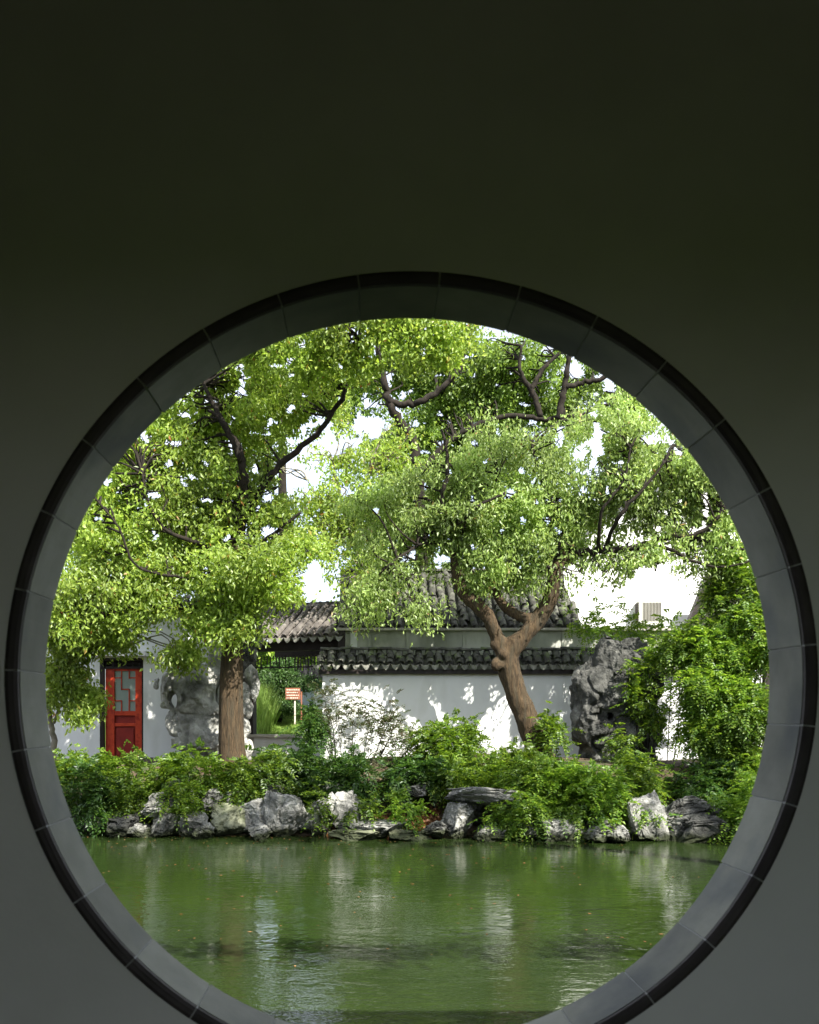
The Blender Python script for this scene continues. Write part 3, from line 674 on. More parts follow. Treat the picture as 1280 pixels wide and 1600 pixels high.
# openings in the crowns through which the sun reaches what stands behind them (px, py, rx, ry, D of the sunlit spot)
SUNNY = [(530, 1088, 40, 40, 21.6), (580, 1096, 22, 32, 21.6), (616, 1130, 9, 26, 21.6), (690, 1085, 8, 12, 21.6), (672, 1115, 12, 26, 21.6), (648, 1095, 5, 12, 21.6), (768, 1118, 32, 56, 21.6), (738, 1080, 16, 20, 21.6), (812, 1070, 5, 6, 21.6), (868, 1078, 14, 24, 21.6),
         (884, 1115, 14, 30, 21.6), (872, 1148, 10, 18, 21.6), (722, 1150, 12, 14, 21.6), (1050, 1085, 22, 28, 21.6), (212, 1085, 9, 46, 21.9), (236, 1100, 8, 46, 21.9), (168, 1075, 4, 20, 21.9), (250, 1150, 10, 16, 21.9), (110, 1100, 9, 26, 21.9), (140, 1040, 8, 12, 21.9), (190, 1022, 26, 5, 21.6),
         (325, 1062, 14, 28, 20.4), (263, 1070, 14, 20, 20.4), (268, 1128, 14, 22, 20.4), (335, 1135, 14, 20, 20.4), (372, 1030, 5, 30, 18.8), (370, 1110, 4, 24, 18.8), (815, 1090, 12, 40, 19.8), (838, 960, 14, 40, 19.8), (752, 955, 10, 14, 19.8), (940, 1070, 12, 20, 19.7), (960, 1140, 18, 22, 19.7), (955, 1100, 6, 12, 19.7),
         (450, 1085, 60, 34, 35), (440, 1112, 60, 18, 30), (435, 1065, 34, 50, 29), (465, 985, 50, 22, 22.8), (600, 1003, 30, 5, 22.1), (545, 1040, 40, 9, 21.4), (880, 1000, 16, 10, 22.1), (640, 1040, 14, 4, 21.4), (705, 1135, 30, 16, 18.9), (270, 1185, 40, 14, 17.8)]
_g = np.random.default_rng(77)
SUNNY += [(_g.uniform(505, 895), _g.uniform(1068, 1165), _g.uniform(3, 9), _g.uniform(6, 17), 21.6) for _ in range(46)]
SUNNY += [(_g.uniform(590, 1080), _g.uniform(990, 1018), _g.uniform(3, 9), _g.uniform(4, 9), 22.1) for _ in range(14)]
SUNNY += [(_g.uniform(90, 340), _g.uniform(990, 1170), _g.uniform(3, 9), _g.uniform(6, 17), 21.9) for _ in range(24)]
def sunmask(V, soft=.35):
    k = np.ones(len(V), bool)
    for (a, b, rx_, ry_, D) in SUNNY:
        t = (D - V[:, 1]) / (-sdir.y); q = V - np.array(sdir) * t[:, None]
        px = VX + q[:, 0] / D * F; py = VY - (q[:, 2] - HC) / D * F
        e = ((px - a) / rx_) ** 2 + ((py - b) / ry_) ** 2
        k &= ~((e < 1 - soft * .5 + soft * rng.random(len(V))) & (t > .25) & (rng.random(len(V)) > .04))
    return k
def ball(n, p=1 / 3):
    v = rng.normal(size=(n, 3)); v /= np.linalg.norm(v, axis=1)[:, None]
    return v * (rng.random(n) ** p)[:, None]
def leaves(C, L=.1, Wd=.024, droop=.6, spread=None, up=(.28, -.5, .62)):
    """folded two-triangle leaves at points C"""
    n = len(C)
    a = rng.normal(size=(n, 3)); a[:, 2] -= droop * 1.8; a /= np.linalg.norm(a, axis=1)[:, None]
    nn = rng.normal(size=(n, 3)) * .62 + np.array(up); s = np.cross(a, nn); s /= np.linalg.norm(s, axis=1)[:, None] + 1e-9
    nn = np.cross(s, a)
    l = L * rng.uniform(.5, 1.3, n)[:, None]; w_ = Wd * rng.uniform(.55, 1.25, n)[:, None]
    v0 = C; v1 = C + a * l * .45 + s * w_ + nn * w_ * .35; v2 = C + a * l - nn * l * .08; v3 = C + a * l * .45 - s * w_ + nn * w_ * .35
    V = np.stack([v0, v1, v2, v3], 1).reshape(-1, 3)
    b = np.arange(n)[:, None] * 4
    T = np.concatenate([b + [0, 1, 2], b + [0, 2, 3]], 1).reshape(-1, 3)
    return V, T
def fronds(C, Dr, ln=.3, k=6, L=.06, Wd=.014, droop=.5):
    """pinnate leaves: origin C, direction Dr"""
    n = len(C)
    Dr = Dr / (np.linalg.norm(Dr, axis=1)[:, None] + 1e-9)
    side = np.cross(Dr, np.array([0, 0, 1.]) + rng.normal(size=(n, 3)) * .25); side /= np.linalg.norm(side, axis=1)[:, None] + 1e-9
    nr = np.cross(side, Dr)
    l = ln * rng.uniform(.7, 1.2, n)[:, None]
    Cs = []; As = []; Ns = []
    for i in range(k + 1):
        t = (.25 + .75 * i / k)
        c = C + Dr * l * t + np.array([0, 0, -1.]) * (droop * l * t * t)
        for sg_ in ((-1, 1) if i < k else (0,)):
            ax = side * sg_ + Dr * (.45 if i < k else 1) + np.array([0, 0, -.25]) + rng.normal(size=(n, 3)) * .15
            Cs.append(c); As.append(ax / np.linalg.norm(ax, axis=1)[:, None]); Ns.append(nr + rng.normal(size=(n, 3)) * .25)
    C = np.concatenate(Cs); a = np.concatenate(As); nn = np.concatenate(Ns)
    s = np.cross(a, nn); s /= np.linalg.norm(s, axis=1)[:, None] + 1e-9; nn = np.cross(s, a)
    m = len(C); l = L * rng.uniform(.75, 1.2, m)[:, None]; w_ = Wd * rng.uniform(.8, 1.2, m)[:, None]
    V = np.stack([C, C + a * l * .4 + s * w_ + nn * w_ * .3, C + a * l - nn * l * .1, C + a * l * .4 - s * w_ + nn * w_ * .3], 1).reshape(-1, 3)
    b = np.arange(m)[:, None] * 4
    return V, np.concatenate([b + [0, 1, 2], b + [0, 2, 3]], 1).reshape(-1, 3)
def smooth_path(pts, rad, k=6):
    P_ = [np.array(p) for p in pts]; out = []; ro = []
    for i in range(len(P_) - 1):
        p0 = P_[max(i - 1, 0)]; p1 = P_[i]; p2 = P_[i + 1]; p3 = P_[min(i + 2, len(P_) - 1)]
        for j in range(k):
            t = j / k
            out.append(.5 * ((2 * p1) + (-p0 + p2) * t + (2 * p0 - 5 * p1 + 4 * p2 - p3) * t * t + (-p0 + 3 * p1 - 3 * p2 + p3) * t ** 3)); ro.append(rad[i] * (1 - t) + rad[i + 1] * t)
    out.append(P_[-1]); ro.append(rad[-1]); return out, ro
def limb(pts, k=7, jit=.024):
    """pts: (px,py,D,radius)"""
    path, rad = smooth_path([Pn(a, b, c) for a, b, c, _ in pts], [p[3] for p in pts], k)
    path = [p + rng.normal(size=3) * jit * min(1, r * 12) for p, r in zip(path, rad)]
    rad = [r * (1 + .08 * random.uniform(-1, 1)) for r in rad]
    return path, rad
def crown_points(blobs, dens=1.12, rs=(.3, .62), ncl=14, nl=31, cl=.145, gaps=True):
    """blobs (px,py,rx,ry,D,rd,n). returns leaf points, bough centres"""
    P_ = []; S = []
    for (px, py, rx_, ry_, D, rd, ns) in blobs:
        c = Pn(px, py, D); sc = D / F
        q = c + ball(int(ns * dens), .42) * np.array([rx_ * sc, rd, ry_ * sc])
        if gaps: q = q[gapmask(q, .3)]
        S.append(q)
    S = np.concatenate(S)
    for s in S:
        r = rng.uniform(*rs)
        cc = s + ball(ncl, .5) * np.array([r, r, r * .75])
        for c in cc:
            P_.append(c + rng.normal(size=(nl, 3)) * np.array([cl, cl, cl * .8]) + np.array([0, 0, -.04]))
    P_ = np.concatenate(P_)
    if gaps: P_ = P_[gapmask(P_) & sunmask(P_)]
    # small holes between the leafy sprays
    px = VX + P_[:, 0] / P_[:, 1] * F; py = VY - (P_[:, 2] - HC) / P_[:, 1] * F
    g_ = vnoise(np.stack([px / 19, py / 15, 0 * px], -1), 41) + .35 * vnoise(np.stack([px / 7, py / 6, 0 * px], -1), 42)
    P_ = P_[(g_ < .50 + .12 * rng.random(len(P_))) | (py > 900)]
    return P_, S
def boughs(S, limbs, mat, root, r0=.028):
    """thin boughs from each leaf mass centre back to the nearest limb"""
    Lp = np.concatenate([np.array(l[0]) for l in limbs]); mb = MB()
    for s in S:
        d = np.linalg.norm(Lp - s, axis=1) + .6 * np.maximum(0, Lp[:, 2] - s[2]); j = int(np.argmin(d)); t = Lp[j]
        ds = np.linalg.norm(t - s)
        if ds > 6.5: continue
        m1 = t * .65 + s * .35 + rng.normal(size=3) * .1 + np.array([0, 0, .10 * ds]); m2 = t * .3 + s * .7 + rng.normal(size=3) * .1 + np.array([0, 0, .08 * ds])
        path, rad = smooth_path([t, m1, m2, s], [r0 * min(1, .4 + ds * .4), r0 * .7, r0 * .45, .006], 3)
        mb.tube(path, rad, 5, False)
        for _ in range(4):
            e = s + ball(1)[0] * .4; mb.tube([s, (s + e) / 2 + rng.normal(size=3) * .04, e], [.009, .006, .003], 3, False)
    if mb.v: mb.build('boughs', mat, root, True)
def tree(name, label, cat, limbs, blobs, leafm, barkm, base, group=None, L=.1, Wd=.024, droop=.6, extra=None, **kw):
    root = thing(name, label, cat, base, group)
    ls = [limb(l) for l in limbs]
    for i, (path, rad) in enumerate(ls):
        nm = 'trunk' if i == 0 else 'branch'
        if extra == 'notrunk' and i == 0: continue
        MB().tube(path, rad, 12 if i == 0 else 8).build(nm, barkm, root, True)
    pts, S = crown_points(blobs, **kw)
    boughs(S, ls, barkm, root)
    V, T = leaves(pts, L, Wd, droop)
    obj_np('crown', V, T, leafm, root)
    return root
NLEAF = 0

# ---- left camphor tree: trunk with bark ridges as real relief
def ridged_trunk(name, path, rad, mat, root, n=64, amp=.07, seed=3):
    path, rad = smooth_path(path, rad, 14)
    V = []
    for i, (p, r) in enumerate(zip(path, rad)):
        t = np.linspace(0, 2 * math.pi, n, endpoint=False)
        q = np.stack([np.cos(t) * 3.2, np.sin(t) * 3.2, np.full(n, i * .05)], 1)
        rr = r * (1 + amp * fbm(q * np.array([2.0, 2.0, 1.0]), 3, seed, True) + .06 * fbm(q * .5, 2, seed + 9))
        V.append(np.stack([p[0] + rr * np.cos(t), p[1] + rr * np.sin(t), np.full(n, p[2])], 1))
    m = len(path); V = np.concatenate(V); I = np.arange(m * n).reshape(m, n); J = np.roll(I, -1, 1)
    Q = np.stack([I[:-1].ravel(), J[:-1].ravel(), J[1:].ravel(), I[1:].ravel()], 1)
    return obj_np(name, V, Q, mat, root, True)
TD = 19.0
b0 = Pn(364, 1196, TD); b0[2] = gz(b0[0], b0[1])
root = thing('camphor_tree', 'large tree with straight ridged brown trunk beside the red door', 'tree', tuple(b0))
tp = [Pn(365, 1215, TD), Pn(364, 1190, TD), Pn(362, 1160, TD), Pn(361, 1090, TD), Pn(363, 1020, TD), Pn(366, 960, TD), Pn(369, 890, TD), Pn(372, 830, TD)]
ridged_trunk('trunk', tp, [.34, .28, .245, .225, .205, .19, .16, .13], M['bark'], root)
lim = [[(365, 925, 19, .13), (330, 860, 18.3, .07), (262, 830, 17.8, .042), (234, 790, 17.6, .036), (222, 740, 17.6, .026)],
       [(371, 850, 19, .13), (378, 780, 18.4, .11), (376, 710, 18.1, .09), (345, 655, 18.1, .07), (318, 600, 18.2, .04)], [(376, 720, 18.1, .07), (352, 665, 17.9, .06), (325, 640, 17.8, .03)],
       [(371, 840, 19, .11), (405, 770, 18.6, .09), (440, 722, 18.4, .08), (495, 678, 18.4, .07), (532, 625, 18.5, .06), (560, 560, 18.6, .03)],
       [(366, 920, 19, .08), (300, 905, 17.9, .035), (215, 885, 17.4, .028), (186, 825, 17.2, .026), (148, 778, 17.1, .022)],
       [(370, 880, 19, .09), (420, 840, 18.7, .05), (470, 800, 18.5, .03)],
       [(366, 940, 19, .07), (290, 950, 18.2, .04), (200, 950, 17.8, .03), (130, 980, 17.6, .02)]]
lsl = [limb([(q[0], q[1], q[2], q[3] * (.8 if q[3] < .1 else .95)) for q in l]) for l in lim]
for pth, rd in lsl: MB().tube(pth, rd, 8).build('branch', M['barkdark'], root, True)
BL = [(330, 700, 130, 110, 19.6, .8, 20), (270, 780, 150, 95, 18.7, 1.6, 42), (215, 690, 100, 60, 18.8, 1.3, 18), (330, 650, 110, 80, 19.3, 1.4, 26), (420, 590, 110, 70, 19.4, 1.5, 26), (150, 850, 70, 80, 18.2, 1.2, 20),
      (400, 870, 95, 75, 18.7, 1.4, 28), (300, 900, 110, 60, 18.5, 1.3, 24), (330, 965, 70, 28, 18.2, .8, 9), (480, 620, 60, 50, 19.6, 1.0, 9), (130, 940, 60, 50, 18, 1.0, 12), (425, 915, 50, 28, 18.6, .7, 7), (400, 760, 70, 70, 19.2, 1.2, 12), (190, 945, 80, 30, 18, .8, 6)]
pts, S = crown_points(BL)
boughs(S, lsl + [(tp[5:], [])], M['barkdark'], root)
V, T = leaves(pts, .105, .026, .6); obj_np('crown', V, T, M['leafA'], root); NLEAF += len(pts)

# ---- leaning tree: forked trunk from a smooth-blended field, knot and healed scar
LT = 20.0
b0 = Pn(848, 1185, LT); b0[2] = gz(b0[0], b0[1])
root = thing('leaning_tree', 'leaning tree with thick forked brown trunk and knotted scar before the white wall', 'tree', tuple(b0))
def tree_sdf(segs, knots, step=.03, pad=.45, name='trunk', mat=None, root=None, seed=5):
    A = np.array([s[0] for s in segs]); B = np.array([s[1] for s in segs])
    lo = np.minimum(A, B).min(0) - pad; hi = np.maximum(A, B).max(0) + pad
    nx, ny, nz_ = [int(math.ceil((hi[i] - lo[i]) / step)) for i in range(3)]
    G = np.stack(np.meshgrid(*[lo[i] + step * np.arange(k) for i, k in enumerate((nx, ny, nz_))], indexing='ij'), -1)
    f = np.full(G.shape[:3], 9.)
    for a, b, ra, rb in segs:
        a = np.array(a); b = np.array(b); ab = b - a; t = np.clip(((G - a) @ ab) / (ab @ ab), 0, 1)
        d = np.linalg.norm(G - a - t[..., None] * ab, axis=-1) - (ra + (rb - ra) * t)
        f = smin(f, d, .07)
    for c, r in knots:
        d = np.linalg.norm((G - np.array(c)), axis=-1) - r; f = smin(f, d, .05)
    nr = np.abs(f) < .2
    q = G[nr]
    f[nr] += -.026 * fbm(q * np.array([8, 8, 1.4]), 3, seed, True) - .02 * fbm(q * 5, 2, seed + 3)
    V, Fc = surface_net(f, lo, step)
    return obj_np(name, V, Fc, mat, root, True)
def seg(pts):
    o = []
    for a, b in zip(pts[:-1], pts[1:]): o.append((Pn(*a[:3]), Pn(*b[:3]), a[3], b[3]))
    return o
def csp(pts, k=4):
    path, rad = smooth_path([Pn(*p[:3]) for p in pts], [p[3] for p in pts], k)
    return [(path[i], path[i + 1], rad[i], rad[i + 1]) for i in range(len(path) - 1)]
segs = csp([(856, 1205, LT, 0.264), (842, 1170, LT, 0.229), (822, 1120, LT, 0.207), (802, 1070, LT, 0.189), (794, 1035, LT, 0.176), (800, 1005, LT, 0.150)])
segs += csp([(794, 1035, LT, 0.141), (780, 1005, LT, 0.119), (765, 968, LT, 0.110), (745, 945, LT, 0.123), (722, 925, LT, 0.106), (714, 895, LT, 0.088), (708, 850, LT, 0.070)])
segs += csp([(800, 1015, LT, 0.158), (822, 990, LT, 0.145), (846, 962, LT, 0.141), (862, 930, LT - .1, 0.123), (868, 890, LT - .2, 0.106), (888, 866, LT - .2, 0.088)])
segs += csp([(840, 972, LT, 0.106), (812, 962, LT + .1, 0.079), (786, 945, LT + .1, 0.075), (772, 915, LT + .1, 0.066), (768, 880, LT + .1, 0.053), (760, 850, LT, 0.044)])
tree_sdf(segs, [(Pn(776, 1038, LT - .12), .12), (Pn(786, 1022, LT - .18), .09), (Pn(772, 1008, LT - .05), .07)], mat=M['bark'], root=root)
# healed scar ring
mb = MB(); c = Pn(792, 1030, LT - .255)
for rr_, th_, t0_, t1_ in ((.10, .026, -.9, 3.4), (.055, .022, -2.4, 1.6)):
    pth = [c + np.array([rr_ * .75 * math.cos(t) + .01 * math.sin(3 * t), .085, rr_ * 1.2 * math.sin(t) + .01 * math.cos(2.3 * t)]) for t in np.linspace(t0_, t1_, 15)]
    mb.tube(pth, [th_ * (.35 + .65 * math.sin(math.pi * k / 14)) for k in range(15)], 7, False)
mb.build('healed_scar', M['scar'], root, True)
lim = [[(888, 866, 19.8, .10), (930, 862, 19.6, .09), (985, 858, 19.3, .085), (1040, 842, 19.1, .07), (1090, 835, 18.9, .055), (1130, 800, 18.8, .035), (1165, 760, 18.7, .02)],
       [(1050, 840, 19.1, .05), (1090, 842, 19.0, .045), (1130, 852, 18.9, .035), (1175, 862, 18.8, .025)],
       [(985, 858, 19.3, .06), (1040, 856, 19, .05), (1085, 878, 18.8, .035), (1135, 886, 18.7, .025), (1185, 872, 18.6, .02)],
       [(708, 850, 20, .08), (690, 790, 19.4, .06), (700, 730, 19.2, .05), (690, 670, 19.2, .03)],
       [(868, 890, 19.8, .08), (880, 820, 19.7, .06), (850, 760, 19.6, .05), (830, 690, 19.5, .03)],
       [(945, 860, 19.6, .06), (965, 810, 18.8, .05), (1000, 770, 18.6, .04), (1040, 720, 18.5, .025)], [(720, 840, 19.8, .05), (735, 800, 19.2, .04), (790, 770, 19.1, .03)], [(935, 860, 19.5, .05), (940, 800, 18.9, .04), (975, 750, 18.8, .03), (985, 700, 18.8, .02)],
       [(760, 850, 20, .05), (760, 790, 19.8, .04), (780, 740, 19.6, .02)],
       [(708, 850, 20, .06), (660, 850, 19.6, .04), (610, 880, 19.3, .025)]]
lsl = [limb([(q[0], q[1], q[2], q[3] * (.8 if q[3] < .1 else .95)) for q in l]) for l in lim]
for pth, rd in lsl: MB().tube(pth, rd, 8).build('branch', M['barkdark'], root, True)
BL = [(1110, 775, 55, 55, 19.4, .7, 12), (1060, 770, 50, 50, 19.4, .7, 8), (990, 872, 90, 16, 19.3, .5, 11), (1110, 830, 50, 25, 19.2, .5, 7), (790, 770, 130, 70, 20.0, .8, 30), (720, 820, 95, 62, 20.0, .8, 18), (890, 800, 95, 75, 19.8, .8, 22), (830, 862, 120, 40, 19.8, .7, 17), (640, 860, 85, 55, 19.8, .8, 14), (590, 935, 55, 28, 19.9, .5, 5),
      (650, 945, 60, 22, 19.9, .4, 5), (820, 700, 90, 40, 20.0, .8, 10), (1030, 720, 90, 60, 19.4, .9, 18), (990, 800, 85, 50, 19.5, .8, 13), (1100, 790, 45, 45, 19.2, .6, 6),
      (915, 895, 45, 20, 19.6, .5, 5), (740, 900, 40, 22, 19.9, .4, 5), (810, 900, 60, 18, 19.8, .5, 6), (600, 800, 50, 50, 20, .6, 8), (690, 760, 50, 50, 20, .6, 8), (1000, 885, 60, 10, 19.4, .4, 3), (960, 690, 30, 60, 19.6, .7, 5), (880, 925, 22, 14, 19.8, .3, 2), (1110, 860, 45, 14, 19.1, .4, 3), (950, 660, 60, 40, 19.8, .8, 7)]
pts, S = crown_points(BL)
boughs(S, lsl, M['barkdark'], root)
V, T = leaves(pts, .11, .024, .8); obj_np('crown', V, T, M['leafB'], root); NLEAF += len(pts)

# ---- trees behind
tree('shade_tree', 'dark twisted limbed tree rising behind the old tile roof', 'tree',
     [[(660, 1000, 25.5, .2), (658, 860, 25.5, .17), (654, 735, 25.3, .13), (640, 680, 25.2, .12), (612, 640, 25, .11), (602, 600, 25, .09), (590, 540, 25, .06), (585, 480, 25, .05)],
      [(608, 632, 25, .09), (650, 630, 24.9, .085), (690, 608, 24.8, .08), (718, 575, 24.7, .07), (728, 540, 24.6, .06), (750, 495, 24.5, .05)],
      [(655, 750, 25.3, .10), (700, 690, 25.2, .08), (790, 650, 25, .07), (845, 655, 25, .06), (900, 652, 24.9, .06), (948, 660, 24.8, .04)],
      [(845, 650, 25, .08), (830, 610, 25, .08), (812, 580, 24.9, .05), (815, 540, 24.8, .03)],
      [(830, 608, 25, .07), (850, 575, 25, .06), (880, 545, 25, .04), (900, 520, 25, .03)],
      [(872, 655, 24.8, .09), (882, 610, 24.7, .085), (888, 570, 24.7, .06), (893, 530, 24.7, .05)],
      [(884, 605, 24.7, .07), (910, 598, 24.7, .06), (940, 590, 24.6, .06), (985, 560, 24.6, .04)],
      [(900, 652, 24.9, .05), (940, 635, 24.8, .04), (985, 628, 24.7, .03)]],
     [(610, 580, 80, 60, 26.4, .9, 18), (700, 580, 80, 60, 26.6, 1, 22), (620, 710, 50, 60, 26.6, .9, 13), (700, 680, 70, 50, 26.8, 1, 20), (790, 590, 60, 60, 26.4, .9, 18), (850, 620, 70, 50, 26.4, .9, 17), (850, 555, 60, 30, 26.4, .9, 8), (930, 600, 50, 40, 26.4, .8, 8), (980, 660, 50, 40, 26, .8, 10),
      (550, 640, 40, 40, 26, .8, 4), (760, 670, 60, 40, 26.6, .9, 12), (950, 620, 60, 25, 26, .6, 4), (560, 830, 60, 70, 26.5, 1.2, 14), (640, 800, 60, 60, 26.5, 1.2, 14), (700, 920, 110, 40, 26.5, 1, 10)],
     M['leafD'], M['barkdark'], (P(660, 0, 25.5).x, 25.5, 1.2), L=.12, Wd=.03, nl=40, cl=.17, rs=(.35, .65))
tree('overhanging_tree', 'yellow green leafy boughs reaching across the top of the round opening', 'tree',
     [[(-250, 1150, 15.5, .3), (-180, 800, 15.8, .25), (0, 480, 16.2, .18), (200, 400, 16.6, .13), (420, 440, 17, .09), (580, 480, 17.2, .06), (700, 500, 17.3, .03)],
      [(300, 400, 16.8, .07), (360, 480, 17, .05), (400, 540, 17.1, .03)], [(500, 460, 17.1, .05), (560, 530, 17.2, .03)]],
     [(560, 535, 110, 40, 17.2, 1.0, 15), (670, 530, 80, 28, 17.4, .9, 9), (470, 550, 80, 40, 17.2, .9, 11), (400, 520, 60, 40, 17.0, .9, 9), (600, 470, 120, 30, 17, 1, 9), (840, 480, 90, 25, 17.6, .8, 6)],
     M['leafA'], M['barkdark'], (P(-250, 0, 15.5).x, 15.5, 1.2), L=.10, Wd=.027)
tree('slender_tree', 'slender pale barked tree with sparse leaves against the sky gap', 'tree',
     [[(648, 1060, 22.9, .09), (640, 990, 22.9, .085), (612, 950, 22.9, .08), (590, 915, 22.8, .06), (560, 870, 22.8, .05), (545, 830, 22.8, .045), (530, 770, 22.8, .03), (520, 720, 22.8, .02)],
      [(545, 835, 22.8, .03), (515, 822, 22.7, .025), (485, 805, 22.7, .02), (470, 780, 22.6, .012)], [(552, 850, 22.8, .03), (585, 815, 22.7, .02), (600, 775, 22.7, .012)],
      [(540, 820, 22.8, .025), (500, 780, 22.8, .018), (480, 750, 22.8, .01)], [(548, 835, 22.8, .022), (560, 790, 22.7, .016), (575, 740, 22.7, .01)], [(545, 832, 22.8, .02), (520, 838, 22.7, .014), (490, 845, 22.7, .008)]],
     [(515, 800, 60, 60, 22.7, .6, 18), (560, 760, 55, 60, 22.7, .5, 16), (610, 700, 40, 50, 22.7, .5, 10), (470, 760, 50, 60, 22.7, .5, 8), (550, 680, 50, 40, 22.7, .5, 6), (500, 850, 50, 35, 22.6, .5, 7), (560, 900, 50, 40, 22.6, .5, 6), (520, 715, 45, 30, 22.7, .4, 4)],
     M['leafA'], M['barkgrey'], (P(648, 0, 22.9).x, 22.9, 1.2), L=.12, Wd=.032, nl=13, cl=.24, ncl=10, rs=(.3, .6))
for i, (px, py, rx_, ry_, D, n_, lab) in enumerate(((450, 962, 60, 22, 30, 12, 'low bright green tree rising just above the pavilion roof'), (180, 820, 190, 110, 30, 40, 'broad green tree behind the white hall at the far left'),
                                  (1090, 700, 120, 120, 33, 30, 'tall green tree behind the white house'), (730, 780, 170, 130, 34, 44, 'broad dark tree standing behind the old house'), (440, 640, 90, 100, 33, 18, 'tall tree far behind the pavilion'))):
    q = (P(px, 0, D).x, D, gz(P(px, 0, D).x, D))
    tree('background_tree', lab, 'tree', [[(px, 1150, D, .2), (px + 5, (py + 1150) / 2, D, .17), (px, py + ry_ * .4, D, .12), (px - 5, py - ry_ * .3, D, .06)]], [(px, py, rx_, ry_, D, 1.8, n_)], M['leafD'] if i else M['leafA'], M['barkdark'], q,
         'trees beyond the buildings', L=.16, Wd=.045, nl=40, cl=.22, rs=(.5, .9))
tree('young_tree', 'thin pale stemmed young tree with loose drooping leaves left of the red door', 'tree',
     [[(86, 1190, 19.6, .07), (84, 1150, 19.6, .06), (78, 1110, 19.6, .045), (92, 1050, 19.5, .03), (105, 990, 19.4, .02)], [(84, 1130, 19.6, .03), (110, 1070, 19.4, .02), (150, 1010, 19.2, .012)]],
     [(110, 1000, 45, 50, 19.2, .6, 11), (100, 1070, 36, 45, 19.2, .5, 9), (160, 990, 36, 20, 19, .4, 4), (140, 1100, 30, 30, 19.1, .4, 3), (290, 1020, 45, 18, 18.9, .4, 4)],
     M['leafA'], M['barkgrey'], (P(86, 0, 19.6).x, 19.6, 1.2), L=.11, Wd=.028, nl=34, cl=.14, rs=(.2, .4))

# ---- unseen tree added to dapple the far bank, its boughs above the frame
tree('unseen_dapple_tree', 'unseen tree added beside the gate to dapple the far bank with shade', 'tree',
     [[(2400, 1500, 7.5, .3), (2380, 700, 7.8, .26), (2250, 300, 8.4, .2), (2000, 60, 9, .14), (1500, -60, 10, .1), (1100, -40, 10.4, .06), (700, 0, 10.6, .04)], [(2000, 60, 9, .1), (1900, 0, 11, .07), (1700, 60, 12, .04)], [(2200, 300, 8.4, .12), (2500, 0, 9, .08), (2800, -60, 10, .05)]],
     [(500, 180, 190, 90, 10.8, 1.0, 7), (800, 160, 190, 90, 10.8, 1.0, 7), (1100, 170, 190, 90, 10.7, 1.0, 8), (1400, 160, 190, 90, 10.7, 1.0, 7), (1700, 170, 190, 90, 10.7, 1.0, 8), (2000, 170, 190, 90, 10.7, 1.0, 9), (1750, 60, 300, 60, 9.6, 1.0, 6), (1200, 50, 300, 60, 9.8, 1.0, 5),
      (150, 60, 260, 60, 4.7, .25, 3), (650, 50, 300, 60, 4.7, .25, 3), (1150, 60, 300, 60, 4.7, .25, 3), (1700, 50, 300, 60, 4.7, .25, 3), (2300, 60, 300, 60, 4.7, .25, 3)],  # this row: unseen clumps over the roof, added to break its shadow edge
     M['leafA'], M['barkdark'], (13.8, 7.5, .0), L=.11, Wd=.03, nl=34, cl=.12, ncl=7, rs=(.25, .5))

# ------------------------------------------------------------------ shrubs
def shrub(name, label, cat, blobs, mat, group=None, k=6, ln=.30, L=.076, Wd=.020, per=24, stem=True, droop=.5, out=.6, base=None, barkm=None):
    c0 = blobs[0]; c = Pn(c0[0], c0[1], c0[4])
    bs = base or (c[0], c[1], gz(c[0], c[1])); root = thing(name, label, cat, bs, group)
    CC = []; DD = []; SS = []
    for (px, py, rx_, ry_, D, rd, ns) in blobs:
        c = Pn(px, py, D); s = D / F; r = np.array([rx_ * s, rd, ry_ * s])
        dd = rng.normal(size=(ns, 3)); dd /= np.linalg.norm(dd, axis=1)[:, None]; dd[:, 1] = -np.abs(dd[:, 1]) * rng.choice([1, 1, -1], ns)
        rad_ = rng.uniform(.35, 1.0, ns)[:, None] ** .6 * (1 + .18 * rng.normal(size=(ns, 1)))
        sp = c + dd * r * rad_
        SS.append(sp)
        for j in range(ns):
            o = sp[j] + rng.normal(size=(per, 3)) * .11
            d = dd[j] * out + rng.normal(size=(per, 3)) * .75 + np.array([0, -.15, .1])
            CC.append(o); DD.append(d)
    C = np.concatenate(CC); Dd = np.concatenate(DD)
    V, T = fronds(C, Dd, ln, k, L, Wd, droop)
    obj_np('foliage', V, T, mat, root)
    mb = MB(); bb = np.array(bs, float)
    for s in np.concatenate(SS)[::3]:
        g = np.array([bb[0] * .4 + s[0] * .6, bb[1] * .5 + s[1] * .5, 0]); g[2] = min(gz(g[0], g[1]), s[2] - .02)
        mb.tube([g, g * .4 + s * .6 + rng.normal(size=3) * .05, s], [.012, .009, .004], 4, False)
    mb.build('stems', barkm or M['barkdark'], root, True)
    return root
SG = 'leafy shrubs planted along the far bank'
